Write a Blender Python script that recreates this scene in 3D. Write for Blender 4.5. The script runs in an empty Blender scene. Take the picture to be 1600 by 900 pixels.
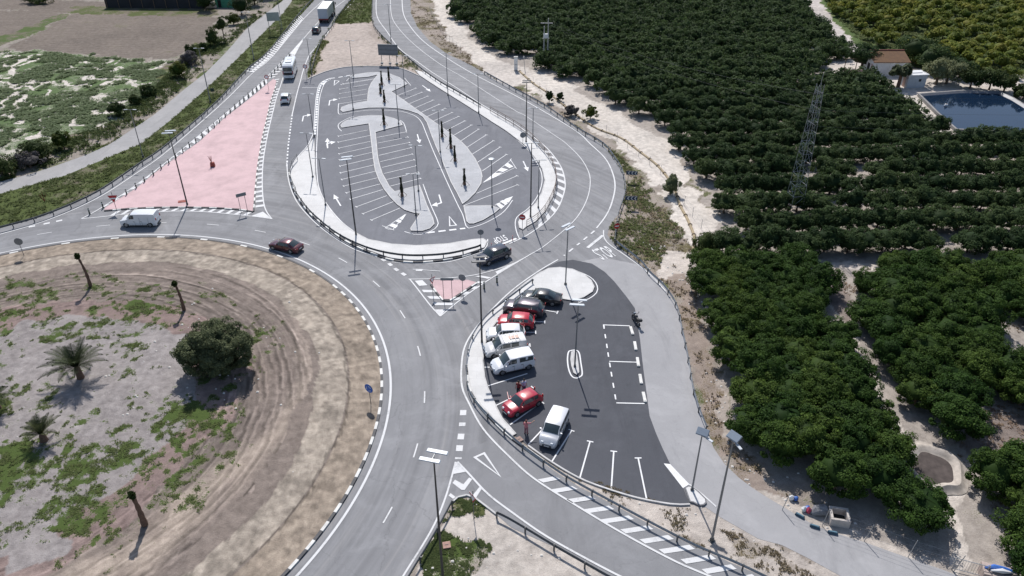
import bpy, bmesh, math, random
import numpy as np
from mathutils import Vector, Matrix, Euler
random.seed(7); rng = np.random.default_rng(7)
R = math.radians
S = bpy.context.scene
COL = S.collection

# ---------------------------------------------------------------- camera, sky, sun, exposure
H, F, PITCH = 50.0, 1200.0, R(33)
cam_d = bpy.data.cameras.new('camera'); cam = bpy.data.objects.new('camera', cam_d); COL.objects.link(cam)
cam.location = (0, 0, H); cam.rotation_euler = (R(90)-PITCH, 0, 0)
cam_d.sensor_width = 36; cam_d.lens = 36*F/1600; cam_d.clip_start = .5; cam_d.clip_end = 6000
S.camera = cam
SUN_EL, SUN_AZ = R(49), R(351.5)         # azimuth measured clockwise from +Y
w = bpy.data.worlds.new('World'); S.world = w; w.use_nodes = True
sky = w.node_tree.nodes.new('ShaderNodeTexSky'); sky.sky_type = 'NISHITA'; sky.sun_disc = False
sky.sun_elevation = SUN_EL; sky.sun_rotation = SUN_AZ
bg = w.node_tree.nodes['Background']; bg.inputs[1].default_value = .1
w.node_tree.links.new(sky.outputs[0], bg.inputs[0])
sd = bpy.data.lights.new('sun', 'SUN'); sun = bpy.data.objects.new('sun', sd); COL.objects.link(sun)
sd.energy = 4.0; sd.angle = R(.53); sd.color = (1.0, .965, .93)
sv = Vector((math.sin(SUN_AZ)*math.cos(SUN_EL), math.cos(SUN_AZ)*math.cos(SUN_EL), math.sin(SUN_EL)))
sun.rotation_euler = sv.to_track_quat('Z', 'Y').to_euler(); sun.location = (0, 0, 80)
S.view_settings.view_transform = 'Standard'; S.view_settings.look = 'None'
S.view_settings.exposure = .2; S.view_settings.gamma = 1
S.view_settings.use_curve_mapping = False

# ---------------------------------------------------------------- survey: photograph pixel -> point on the ground
cp, sp = math.cos(PITCH), math.sin(PITCH)
def at(px, py, z=0.0):
    X = (px-800)/F; Y = (450-py)/F
    d = Vector((X, cp+Y*sp, -sp+Y*cp)); t = (H-z)/(-d.z)
    return Vector((d.x*t, d.y*t, z))
def ats(pts, z=0.0): return [at(a, b, z) for a, b in pts]
ISL = np.array([-47.6, 54.3]); ISL_R = 35.05

def smooth(P, n=8, closed=False):
    """Catmull-Rom through world points"""
    P = [Vector(p) for p in P]; out = []; N = len(P)
    rngs = range(N) if closed else range(N-1)
    for i in rngs:
        if closed: a, b, c, d = P[(i-1) % N], P[i], P[(i+1) % N], P[(i+2) % N]
        else: a, b, c, d = P[max(i-1, 0)], P[i], P[i+1], P[min(i+2, N-1)]
        for k in range(n):
            t = k/n
            out.append(.5*((2*b)+(c-a)*t+(2*a-5*b+4*c-d)*t*t+(3*b-a-3*c+d)*t**3))
    if not closed: out.append(P[-1])
    return out
def resample(P, step):
    P = [Vector(p) for p in P]; L = [0]
    for a, b in zip(P, P[1:]): L.append(L[-1]+(b-a).length)
    n = max(1, int(round(L[-1]/step))); out = []; j = 0
    for i in range(n+1):
        s = L[-1]*i/n
        while j < len(L)-2 and L[j+1] < s: j += 1
        t = (s-L[j])/max(1e-6, L[j+1]-L[j]); out.append(P[j].lerp(P[j+1], min(1, t)))
    return out
def curve(px, n=6): return smooth(ats(px), n)

# ---------------------------------------------------------------- materials
MATS = {}
def newmat(name):
    m = bpy.data.materials.new(name); m.use_nodes = True; MATS[name] = m
    nt = m.node_tree; return m, nt, nt.nodes['Principled BSDF']
def N(nt, t, **k):
    n = nt.nodes.new(t)
    for a, b in k.items():
        if a.startswith('i_'):
            key = a[2:]; n.inputs[int(key) if key.isdigit() else key].default_value = b
        else: setattr(n, a, b)
    return n
def noise(nt, scale, detail=6, rough=.6, vec=None, dist=0):
    n = N(nt, 'ShaderNodeTexNoise'); n.inputs['Scale'].default_value = scale; n.inputs['Detail'].default_value = detail
    n.inputs['Roughness'].default_value = rough; n.inputs['Distortion'].default_value = dist
    if vec is not None: nt.links.new(vec, n.inputs['Vector'])
    return n
def ramp(nt, src, a, b, c0=0.0, c1=1.0):
    n = N(nt, 'ShaderNodeMapRange'); n.inputs[1].default_value = a; n.inputs[2].default_value = b
    n.inputs[3].default_value = c0; n.inputs[4].default_value = c1; nt.links.new(src, n.inputs[0]); return n.outputs[0]
def mix(nt, fac, a, b, mode='MIX'):
    n = N(nt, 'ShaderNodeMix', data_type='RGBA', blend_type=mode)
    for s, v in ((0, fac), (6, a), (7, b)):
        if isinstance(v, (int, float)): n.inputs[s].default_value = v
        elif isinstance(v, (tuple, list)): n.inputs[s].default_value = (*v[:3], 1)
        else: nt.links.new(v, n.inputs[s])
    return n.outputs[2]
def wpos(nt): return N(nt, 'ShaderNodeNewGeometry').outputs['Position']
def mapping(nt, vec, scale):
    n = N(nt, 'ShaderNodeMapping'); n.inputs['Scale'].default_value = scale; nt.links.new(vec, n.inputs['Vector']); return n.outputs[0]
def bump(nt, b, src, strength, dist=.05):
    n = N(nt, 'ShaderNodeBump'); n.inputs['Strength'].default_value = strength; n.inputs['Distance'].default_value = dist
    nt.links.new(src, n.inputs['Height']); nt.links.new(n.outputs[0], b.inputs['Normal'])

def simple(name, col, rough=.6, metal=0, var=.12, scale=3, coat=0, spec=.5, worn=None):
    m, nt, b = newmat(name)
    tc = N(nt, 'ShaderNodeTexCoord').outputs['Object']
    n = noise(nt, scale, 6, .6, tc)
    lo = tuple(c*(1-var) for c in col); hi = tuple(min(1, c*(1+var)) for c in col)
    c = mix(nt, ramp(nt, n.outputs[0], .3, .7), lo, hi)
    if worn:
        n2 = noise(nt, scale*4, 5, .7, tc); c = mix(nt, ramp(nt, n2.outputs[0], .55, .72), c, worn)
    nt.links.new(c, b.inputs['Base Color'])
    b.inputs['Roughness'].default_value = rough; b.inputs['Metallic'].default_value = metal
    b.inputs['Coat Weight'].default_value = coat; b.inputs['Specular IOR Level'].default_value = spec
    return m

def asphalt(name, c0, c1, ring=False, patch=.0):
    m, nt, b = newmat(name); P = wpos(nt)
    big = noise(nt, .06, 4, .6, P); mid = noise(nt, .5, 6, .65, P); fine = noise(nt, 22, 3, .7, P)
    c = mix(nt, ramp(nt, big.outputs[0], .35, .65), c0, c1)
    c = mix(nt, ramp(nt, mid.outputs[0], .35, .7, 0, .45), c, tuple(v*.82 for v in c0))
    c = mix(nt, ramp(nt, fine.outputs[0], .3, .7, 0, .5), c, tuple(min(1, v*1.22) for v in c1))
    if ring:     # wheel tracks that run round the circle
        sep = N(nt, 'ShaderNodeVectorMath', operation='SUBTRACT'); nt.links.new(P, sep.inputs[0]); sep.inputs[1].default_value = (ISL[0], ISL[1], 0)
        ln = N(nt, 'ShaderNodeVectorMath', operation='LENGTH'); nt.links.new(sep.outputs[0], ln.inputs[0])
        rad = ln.outputs['Value']
        cx = N(nt, 'ShaderNodeCombineXYZ'); nt.links.new(rad, cx.inputs[0])
        sx = N(nt, 'ShaderNodeVectorMath', operation='SCALE'); nt.links.new(P, sx.inputs[0]); sx.inputs['Scale'].default_value = .025
        ad = N(nt, 'ShaderNodeVectorMath', operation='ADD'); nt.links.new(cx.outputs[0], ad.inputs[0]); nt.links.new(sx.outputs[0], ad.inputs[1])
        rn = noise(nt, .9, 3, .6, ad.outputs[0])
        c = mix(nt, ramp(nt, rn.outputs[0], .42, .66, 0, .5), c, tuple(v*.66 for v in c0))
        rn2 = noise(nt, 1.3, 2, .6, ad.outputs[0]); c = mix(nt, ramp(nt, rn2.outputs[0], .56, .75, 0, .5), c, (c1[0]*1.3, c1[1]*1.26, c1[2]*1.2))
    du = noise(nt, .22, 6, .7, P, .6); c = mix(nt, ramp(nt, du.outputs[0], .5, .72, 0, .55), c, tuple(min(1, v*1.3) for v in c1))
    st = noise(nt, .35, 5, .75, mapping(nt, P, (1, .22, 1)), .8); c = mix(nt, ramp(nt, st.outputs[0], .52, .7, 0, .4), c, tuple(v*.72 for v in c0))
    # sealed cracks
    v = N(nt, 'ShaderNodeTexVoronoi', feature='DISTANCE_TO_EDGE'); v.inputs['Scale'].default_value = .12
    wv = noise(nt, .6, 4, .6, P); wa = N(nt, 'ShaderNodeVectorMath', operation='MULTIPLY_ADD'); nt.links.new(wv.outputs['Color'], wa.inputs[0]); wa.inputs[1].default_value = (2.5, 2.5, 0); nt.links.new(P, wa.inputs[2])
    nt.links.new(wa.outputs[0], v.inputs['Vector'])
    c = mix(nt, ramp(nt, v.outputs['Distance'], .0, .006, .35 if not patch else patch, 0), c, tuple(x*.55 for x in c0))
    sp_ = noise(nt, .9, 7, .75, P); c = mix(nt, ramp(nt, sp_.outputs[0], .60, .74, 0, .5), c, tuple(x*.6 for x in c0))
    nt.links.new(c, b.inputs['Base Color']); b.inputs['Roughness'].default_value = .88; b.inputs['Specular IOR Level'].default_value = .3
    bump(nt, b, fine.outputs[0], .25, .02)
    return m
A_OLD = asphalt('road_asphalt', (.208, .208, .216), (.262, .261, .268), ring=True)
A_NEW = asphalt('fresh_asphalt', (.142, .145, .162), (.178, .181, .197), patch=.04)
A_BLACK = asphalt('black_asphalt', (.066, .069, .080), (.090, .093, .105), patch=.04)
A_SERV = asphalt('service_asphalt', (.29, .288, .295), (.34, .335, .34), patch=.15)
A_SLIP = asphalt('slip_asphalt', (.20, .20, .207), (.238, .238, .245), patch=.2)
A_PATH = asphalt('path_concrete', (.285, .28, .28), (.335, .325, .32), patch=.1)

def paving(name, c0, c1, joint, size=.6, dirt=.25):
    m, nt, b = newmat(name); P = wpos(nt)
    br = N(nt, 'ShaderNodeTexBrick'); br.offset = .5; nt.links.new(P, br.inputs['Vector'])
    br.inputs['Scale'].default_value = 1; br.inputs['Brick Width'].default_value = size*2; br.inputs['Row Height'].default_value = size
    br.inputs['Mortar Size'].default_value = .012; br.inputs['Color1'].default_value = (*c0, 1); br.inputs['Color2'].default_value = (*c1, 1); br.inputs['Mortar'].default_value = (*joint, 1)
    n = noise(nt, .35, 7, .7, P); n2 = noise(nt, 6, 5, .7, P)
    c = mix(nt, ramp(nt, n.outputs[0], .42, .7, 0, dirt*1.4), br.outputs[0], tuple(v*.62 for v in c0))
    c = mix(nt, ramp(nt, n2.outputs[0], .4, .75, 0, dirt), c, tuple(v*.8 for v in c0))
    nt.links.new(c, b.inputs['Base Color']); b.inputs['Roughness'].default_value = .85
    return m
PAVE = paving('pale_paving', (.64, .63, .615), (.675, .665, .65), (.5, .49, .48), 1.2, .35)
PAVE2 = paving('grey_paving', (.43, .435, .45), (.475, .478, .49), (.34, .34, .35), .5, .38)
PINK = paving('pink_paint', (.60, .42, .425), (.62, .435, .44), (.55, .38, .385), 2.2, .45)
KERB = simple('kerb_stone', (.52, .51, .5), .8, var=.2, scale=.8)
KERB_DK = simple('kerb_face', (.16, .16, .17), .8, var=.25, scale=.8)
K_WHITE = simple('kerb_white_paint', (.66, .65, .62), .7, var=.2, scale=1.5, worn=(.35, .33, .3))
K_BLACK = simple('kerb_black_paint', (.05, .05, .055), .7, var=.3, scale=1.5, worn=(.14, .135, .13))
def paintmat(name, c, wear):
    m, nt, b = newmat(name); P = wpos(nt)
    n = noise(nt, 5, 7, .8, P); n2 = noise(nt, .5, 3, .6, P)
    a = N(nt, 'ShaderNodeMath', operation='ADD'); nt.links.new(n.outputs[0], a.inputs[0]); nt.links.new(n2.outputs[0], a.inputs[1])
    col = mix(nt, ramp(nt, a.outputs[0], 1.05, 1.3, 0, wear), c, (.3, .3, .31))
    nt.links.new(col, b.inputs['Base Color']); b.inputs['Roughness'].default_value = .7
    return m
P_NEW = paintmat('road_paint_fresh', (.74, .74, .74), .55)
P_OLD = paintmat('road_paint_worn', (.62, .62, .62), .75)
GALV = simple('galvanised_steel', (.36, .37, .38), .5, .6, .15, 6)
GALV_DK = simple('dark_steel', (.13, .135, .14), .6, .5, .25, 4)  # dark copy of the steel; on guard rails its tone paints in shade
POLE = simple('lamp_pole_grey', (.22, .23, .24), .5, .5, .1, 4)
POLE_DK = simple('lamp_pole_dark', (.06, .062, .066), .5, .4, .1, 4)
HEAD = simple('lamp_head_grey', (.42, .45, .48), .45, .2, .08, 4)
HEAD_W = simple('lamp_head_white', (.50, .54, .58), .4, 0, .05, 4)
SOLAR = simple('solar_panel', (.24, .28, .33), .25, .1, .1, 12)
BROWNM = simple('brown_railing_paint', (.12, .075, .06), .6, .1, .2, 4)
GREENP = simple('delineator_green', (.02, .045, .035), .5, 0, .2, 4)
WHITEP = simple('white_plastic', (.7, .7, .7), .5, 0, .05, 4)
SIGN_BACK = simple('sign_back_grey', (.2, .215, .235), .5, .4, .1, 5)
SIGN_RED = simple('sign_red', (.45, .025, .03), .5, 0, .1, 8)
SIGN_WHITE = simple('sign_white', (.75, .75, .75), .5, 0, .05, 8)
SIGN_BLUE = simple('sign_blue', (.02, .12, .5), .45, 0, .08, 8)
NAVY = simple('sign_navy', (.03, .05, .1), .5, 0, .1, 8)
RUST = simple('rusty_metal', (.3, .08, .06), .8, .1, .3, 6)
BARK = simple('bark', (.13, .09, .065), .9, 0, .35, 5)
PALMBARK = simple('palm_bark', (.14, .085, .06), .95, 0, .45, 9)
GLASS = simple('car_glass', (.035, .05, .055), .08, 0, .1, 3, spec=.9)
TYRE = simple('tyre_rubber', (.018, .018, .02), .85, 0, .2, 8)
RIM = simple('wheel_rim', (.4, .41, .42), .35, .8, .1, 8)
BLACKP = simple('black_plastic', (.025, .026, .03), .6, 0, .2, 6)
LAMPG = simple('headlight_glass', (.62, .66, .7), .12, 0, .08, 9, spec=.9)
TAIL = simple('taillight_red', (.35, .015, .015), .25, 0, .1, 9)
def paintcar(n, c, rough=.28, metal=0): return simple('car_paint_'+n, c, rough, metal, .04, 1.5, coat=1)
CP = dict(white=paintcar('white', (.74, .75, .77)), red=paintcar('red', (.50, .012, .03)), cherry=paintcar('cherry', (.42, .015, .035)),
          black=paintcar('black', (.012, .013, .016)), grey=paintcar('grey', (.075, .065, .08), .3, .5), maroon=paintcar('maroon', (.085, .012, .022), .25, .3),
          navy=paintcar('navy', (.012, .018, .04), .2), offwhite=paintcar('offwhite', (.66, .65, .64)), silver=paintcar('silver', (.62, .63, .65), .3, .2), dark=paintcar('dark', (.015, .022, .04)))
CONC = simple('concrete', (.42, .41, .39), .85, 0, .2, 2)
WALLW = simple('whitewashed_wall', (.70, .69, .68), .85, 0, .15, .6, worn=(.38, .34, .31))
WALLP = simple('pink_wash', (.5, .36, .32), .85, 0, .2, 1)
DARKHOLE = simple('dark_opening', (.02, .02, .022), .8)
BLUEPL = simple('blue_plastic', (.03, .12, .42), .5, 0, .25, 5)
BLUEGREY = simple('blue_painted_concrete', (.035, .085, .13), .7, 0, .35, 4, worn=(.12, .15, .18))
GREENROOF = simple('green_sheet', (.05, .25, .16), .6, 0, .2, 2)
NETTING = simple('black_netting', (.018, .02, .028), .8, 0, .3, .5)
OCHRE = simple('ochre_pipe', (.37, .29, .18), .85, 0, .25, 1.5, worn=(.26, .21, .16))
OCHRE_DK = simple('pipe_ring', (.09, .06, .045), .8)

def tilemat():
    m, nt, b = newmat('terracotta_tiles'); tc = N(nt, 'ShaderNodeTexCoord').outputs['Object']
    wv = N(nt, 'ShaderNodeTexWave', wave_type='BANDS', bands_direction='X'); wv.inputs['Scale'].default_value = 1.6; nt.links.new(tc, wv.inputs['Vector'])
    n = noise(nt, 1.2, 6, .7, tc); c = mix(nt, ramp(nt, n.outputs[0], .35, .65), (.13, .07, .035), (.19, .10, .045))
    c = mix(nt, ramp(nt, wv.outputs[0], 0, 1, .25, 0), c, (.07, .035, .02))
    nt.links.new(c, b.inputs['Base Color']); b.inputs['Roughness'].default_value = .9; bump(nt, b, wv.outputs[0], .5, .06); return m
TILES = tilemat()
def watermat():
    m, nt, b = newmat('pond_water'); P = wpos(nt)
    n = noise(nt, .25, 5, .6, P); c = mix(nt, n.outputs[0], (.006, .016, .038), (.010, .024, .052)); nt.links.new(c, b.inputs['Base Color'])
    b.inputs['Roughness'].default_value = .06; n2 = noise(nt, 3, 3, .6, P); bump(nt, b, n2.outputs[0], .04, .02); return m
WATER = watermat()

def leafmat(name, c0, c1, c2, trans=.25):
    m, nt, b = newmat(name); out = nt.nodes['Material Output']
    at_ = N(nt, 'ShaderNodeAttribute', attribute_name='tint'); oi = N(nt, 'ShaderNodeObjectInfo')
    c = mix(nt, at_.outputs['Fac'], c0, c1); n = noise(nt, .35, 3, .5, wpos(nt))
    c = mix(nt, ramp(nt, n.outputs[0], .4, .7, 0, .45), c, c2)
    hs = N(nt, 'ShaderNodeHueSaturation'); nt.links.new(c, hs.inputs['Color']); nt.links.new(ramp(nt, oi.outputs['Random'], 0, 1, .75, 1.25), hs.inputs['Value']); nt.links.new(ramp(nt, N(nt, 'ShaderNodeObjectInfo').outputs['Random'], 0, 1, .512, .478), hs.inputs['Hue'])
    nt.links.new(hs.outputs[0], b.inputs['Base Color']); b.inputs['Roughness'].default_value = .7; b.inputs['Specular IOR Level'].default_value = .12
    t = N(nt, 'ShaderNodeBsdfTranslucent'); nt.links.new(hs.outputs[0], t.inputs['Color'])
    ms = N(nt, 'ShaderNodeMixShader'); ms.inputs[0].default_value = trans
    nt.links.new(b.outputs[0], ms.inputs[1]); nt.links.new(t.outputs[0], ms.inputs[2]); nt.links.new(ms.outputs[0], out.inputs[0]); return m
LEAF_NEAR = leafmat('citrus_leaves', (.014, .036, .008), (.09, .16, .028), (.052, .10, .02), .32)
LEAF_FAR = leafmat('dark_citrus_leaves', (.022, .045, .017), (.085, .135, .046), (.055, .088, .03), .38)
LEAF_OLIVE = leafmat('olive_leaves', (.07, .09, .045), (.27, .29, .15), (.18, .20, .10), .3)
LEAF_YEL = leafmat('yellowing_leaves', (.08, .12, .022), (.24, .28, .05), (.25, .21, .05), .35)
LEAF_BUSH = leafmat('bush_leaves', (.02, .04, .013), (.085, .115, .035), (.055, .08, .022))
LEAF_ORANGE = leafmat('flowering_bush_leaves', (.03, .06, .01), (.16, .16, .03), (.05, .08, .015))
LEAF_PALM = leafmat('palm_leaves', (.03, .042, .02), (.11, .13, .06), (.075, .08, .045), .15)
LEAF_DEAD = leafmat('dead_fronds', (.05, .035, .02), (.10, .075, .045), (.06, .05, .03), .1)
LEAF_BOUND = leafmat('bound_fronds', (.02, .027, .015), (.06, .068, .036), (.05, .04, .025), .1)
LEAF_GREYB = leafmat('grey_scrub_leaves', (.07, .065, .065), (.14, .13, .125), (.10, .085, .08), .1)
GRASSM = leafmat('grass_blades', (.065, .095, .033), (.17, .205, .075), (.14, .16, .065), .35)
DRYM = leafmat('dry_weeds', (.15, .11, .075), (.32, .25, .17), (.16, .15, .08), .35)
SCRUBM = leafmat('scrub_leaves', (.10, .145, .07), (.21, .27, .14), (.16, .2, .11), .35)

def groundmat():
    m, nt, b = newmat('ground_soil'); P = wpos(nt)
    base = N(nt, 'ShaderNodeAttribute', attribute_name='soil').outputs['Color']
    vg = N(nt, 'ShaderNodeAttribute', attribute_name='veg'); sep = N(nt, 'ShaderNodeSeparateColor'); nt.links.new(vg.outputs['Color'], sep.inputs[0])
    n1 = noise(nt, 1.1, 9, .72, P); n2 = noise(nt, 8, 6, .75, P); n3 = noise(nt, .22, 5, .65, P)
    v = N(nt, 'ShaderNodeTexVoronoi'); v.inputs['Scale'].default_value = 3.2; nt.links.new(P, v.inputs['Vector'])
    c = mix(nt, ramp(nt, n1.outputs[0], .3, .7, .0, 1), mix(nt, 1.0, base, (.62, .6, .59), 'MULTIPLY'), mix(nt, 1.0, base, (1.3, 1.28, 1.25), 'MULTIPLY'))
    c = mix(nt, ramp(nt, n2.outputs[0], .52, .72, 0, .55), c, mix(nt, 1.0, base, (.55, .52, .5), 'MULTIPLY'))
    c = mix(nt, ramp(nt, n3.outputs[0], .4, .7, 0, .35), c, mix(nt, 1.0, base, (1.35, 1.3, 1.25), 'MULTIPLY'))
    # small stones
    c = mix(nt, ramp(nt, v.outputs['Distance'], .06, .10, .6, 0), c, (.42, .38, .34))
    # ground cover
    a = N(nt, 'ShaderNodeMath', operation='ADD'); nt.links.new(sep.outputs[0], a.inputs[0]); nt.links.new(ramp(nt, n1.outputs[0], .2, .8, -.34, .30), a.inputs[1])
    a2 = N(nt, 'ShaderNodeMath', operation='ADD'); nt.links.new(a.outputs[0], a2.inputs[0]); nt.links.new(ramp(nt, n2.outputs[0], .25, .75, -.42, .38), a2.inputs[1])
    g = mix(nt, n2.outputs[0], (.035, .06, .016), (.11, .15, .04)); g2 = mix(nt, n2.outputs[0], (.10, .075, .045), (.22, .17, .10)); g3 = mix(nt, n2.outputs[0], (.06, .10, .035), (.145, .20, .085))
    gg = mix(nt, sep.outputs[1], g, g2); gg = mix(nt, sep.outputs[2], gg, g3)
    c = mix(nt, ramp(nt, a2.outputs[0], .44, .58), c, gg)
    nt.links.new(c, b.inputs['Base Color']); b.inputs['Roughness'].default_value = .95; b.inputs['Specular IOR Level'].default_value = .15
    hh = N(nt, 'ShaderNodeMath', operation='ADD'); nt.links.new(n1.outputs[0], hh.inputs[0]); nt.links.new(n2.outputs[0], hh.inputs[1])
    bump(nt, b, hh.outputs[0], .7, .12)
    return m
SOIL = groundmat()

# ---------------------------------------------------------------- object helpers
def prop(o, label=None, cat=None, group=None, kind=None):
    if label: o['label'] = label
    if cat: o['category'] = cat
    if group: o['group'] = group
    if kind: o['kind'] = kind
    return o
def thing(name, label, cat, loc=(0, 0, 0), rz=0, group=None):
    o = bpy.data.objects.new(name, None); o.empty_display_size = .3; COL.objects.link(o); o.location = loc; o.rotation_euler = (0, 0, rz)
    return prop(o, label, cat, group)
class MB:
    def __init__(s): s.v = []; s.f = []; s.m = []
    def add(s, vs, fs, mi=0):
        k = len(s.v); s.v += [tuple(v) for v in vs]; s.f += [tuple(i+k for i in f) for f in fs]; s.m += [mi]*len(fs); return s
    def box(s, c, size, rz=0, mi=0, rx=0, ry=0, taper=1):
        M = Matrix.Translation(c) @ Euler((rx, ry, rz)).to_matrix().to_4x4(); a, b, h = size[0]/2, size[1]/2, size[2]/2
        P = [(-a, -b, -h), (a, -b, -h), (a, b, -h), (-a, b, -h), (-a*taper, -b*taper, h), (a*taper, -b*taper, h), (a*taper, b*taper, h), (-a*taper, b*taper, h)]
        return s.add([M @ Vector(p) for p in P], [(3, 2, 1, 0), (4, 5, 6, 7), (0, 1, 5, 4), (1, 2, 6, 5), (2, 3, 7, 6), (3, 0, 4, 7)], mi)
    def tube(s, pts, r, n=8, mi=0, cap=True):
        pts = [Vector(p) for p in pts]; rs = r if isinstance(r, (list, tuple)) else [r]*len(pts); vs = []; fs = []
        for i, p in enumerate(pts):
            d = (pts[min(i+1, len(pts)-1)]-pts[max(i-1, 0)]).normalized(); u = d.cross(Vector((0, 0, 1)) if abs(d.z) < .95 else Vector((1, 0, 0))).normalized(); v = d.cross(u)
            for k in range(n):
                a = 2*math.pi*k/n; vs.append(p+(u*math.cos(a)+v*math.sin(a))*rs[i])
        for i in range(len(pts)-1):
            for k in range(n): fs.append((i*n+k, i*n+(k+1) % n, (i+1)*n+(k+1) % n, (i+1)*n+k))
        if cap: fs += [tuple(range(n)), tuple(reversed(range((len(pts)-1)*n, len(pts)*n)))]
        return s.add(vs, fs, mi)
    def build(s, name, mats, parent=None, sm=False, bevel=0):
        me = bpy.data.meshes.new(name); me.from_pydata(s.v, [], s.f)
        mats = mats if isinstance(mats, (list, tuple)) else [mats]
        for m in mats: me.materials.append(m)
        if len(mats) > 1: me.polygons.foreach_set('material_index', s.m)
        bm = bmesh.new(); bm.from_mesh(me); bmesh.ops.recalc_face_normals(bm, faces=bm.faces[:])
        if bevel: bmesh.ops.bevel(bm, geom=bm.edges[:], offset=bevel, segments=1, affect='EDGES', clamp_overlap=True)
        bm.to_mesh(me); bm.free()
        if sm: me.shade_smooth(); me.set_sharp_from_angle(angle=R(38))
        o = bpy.data.objects.new(name, me); COL.objects.link(o)
        if parent: o.parent = parent
        return o
def copy_tree(o, parent=None):
    c = o.copy(); COL.objects.link(c); c.parent = parent
    for ch in o.children: copy_tree(ch, c)
    return c
def place(o, loc, rz=0, label=None, sc=None):
    o.location = loc; o.rotation_euler = (0, 0, rz)
    if label: o['label'] = label
    if sc: o.scale = (sc, sc, sc) if isinstance(sc, (int, float)) else sc
    return o

# flat sheets and raised slabs
def sheet(name, P, z, mat, kind='structure'):
    me = bpy.data.meshes.new(name); bm = bmesh.new()
    vs = [bm.verts.new((p[0], p[1], z)) for p in P]; f = bm.faces.new(vs); f.normal_update()
    if f.normal.z < 0: f.normal_flip()
    bmesh.ops.triangulate(bm, faces=[f]); bm.to_mesh(me); bm.free(); me.materials.append(mat)
    o = bpy.data.objects.new(name, me); COL.objects.link(o); prop(o, kind=kind); return o
def offset(P, d, closed=True):
    out = []; n = len(P)
    for i in range(n):
        a = Vector(P[(i-1) % n if closed else max(i-1, 0)][:2]); b = Vector(P[i][:2]); c = Vector(P[(i+1) % n if closed else min(i+1, n-1)][:2])
        t1 = (b-a); t2 = (c-b)
        if t1.length < 1e-6: t1 = t2
        if t2.length < 1e-6: t2 = t1
        t1.normalize(); t2.normalize(); t = (t1+t2)
        if t.length < 1e-3: t = t1
        t.normalize(); nn = Vector((-t.y, t.x)); k = 1/max(.45, nn.dot(Vector((-t1.y, t1.x))))
        q = b+nn*d*k; out.append(Vector((q.x, q.y, P[i][2] if len(P[i]) > 2 else 0)))
    return out
def area(P): return .5*sum(P[i][0]*P[(i+1) % len(P)][1]-P[(i+1) % len(P)][0]*P[i][1] for i in range(len(P)))
def slab(name, P, h, mat, kmat=None, kw=.14, z0=0.0, blocks=None):
    P = [Vector(p) for p in P]
    if area(P) < 0: P.reverse()
    sheet(name, offset(P, kw*.5), h-.006, mat)
    m = MB(); inn = offset(P, kw)
    n = len(P)
    for i in range(n):
        j = (i+1) % n; a, b, c, d = P[i], P[j], inn[j], inn[i]
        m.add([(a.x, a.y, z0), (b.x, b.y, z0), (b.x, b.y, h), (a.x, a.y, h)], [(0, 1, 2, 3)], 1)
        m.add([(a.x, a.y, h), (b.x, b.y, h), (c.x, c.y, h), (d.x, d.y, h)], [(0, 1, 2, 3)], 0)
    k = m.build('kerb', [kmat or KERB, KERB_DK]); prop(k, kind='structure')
def ribbon(m, P, w, z, mi=0, closed=False):
    if len(P) < 2: return
    a = offset(P, w/2, closed); b = offset(P, -w/2, closed); n = len(P)
    vs = [(p.x, p.y, z) for p in a]+[(p.x, p.y, z) for p in b]
    fs = [(i, (i+1) % n, n+(i+1) % n, n+i) for i in range(n if closed else n-1)]
    m.add(vs, fs, mi)
ZL = [0]
def mz():
    ZL[0] = (ZL[0]+1) % 9; return .030+.0022*ZL[0]
MARK = {'new': MB(), 'old': MB()}
def line(px, w=.15, k='new', n=6, z=0):
    P = resample(smooth(ats(px), n), .8); ribbon(MARK[k], P, w, mz()+z)
def wline(P, w=.15, k='new', z=0): ribbon(MARK[k], [Vector(p) for p in P], w, mz()+z)
def seg(a, b, w=.12, k='new', T=0):
    A, B = at(*a), at(*b); ribbon(MARK[k], [A, B], w, mz())
    if T:
        d = (A-B).normalized(); nn = Vector((-d.y, d.x, 0))*T/2; ribbon(MARK[k], [A-nn, A+nn], w, mz())
def dashes(P, on, off, w, k='new', z=0, start=0):
    P = resample(P, .25); s = start; i = 0; cur = []; zz = mz()+z
    for p in P:
        ph = s % (on+off)
        if ph < on: cur.append(p)
        else:
            if len(cur) > 1: ribbon(MARK[k], cur, w, zz)
            cur = []
        s += .25
    if len(cur) > 1: ribbon(MARK[k], cur, w, zz)
def poly(px, k='new', world=False):
    P = px if world else ats(px); z = mz(); MARK[k].add([(p.x, p.y, z) for p in P], [tuple(range(len(P)))])
def bars(A, B, n, frac, slant, k='new'):
    """n bars between two polylines; slant shifts the far end along B"""
    A = resample(A, .1); B = resample(B, .1); z = mz()
    def pt(Q, t): t = min(max(t, 0), 1)*(len(Q)-1); i = min(int(t), len(Q)-2); return Q[i].lerp(Q[i+1], t-i)
    for i in range(n):
        t0 = (i+.5-frac/2)/n; t1 = (i+.5+frac/2)/n
        if t0+slant < 0 or t1+slant > 1.001: continue
        P = [pt(A, t0), pt(A, t1), pt(B, t1+slant), pt(B, t0+slant)]
        MARK[k].add([(p.x, p.y, z) for p in P], [(0, 1, 2, 3)])
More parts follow.
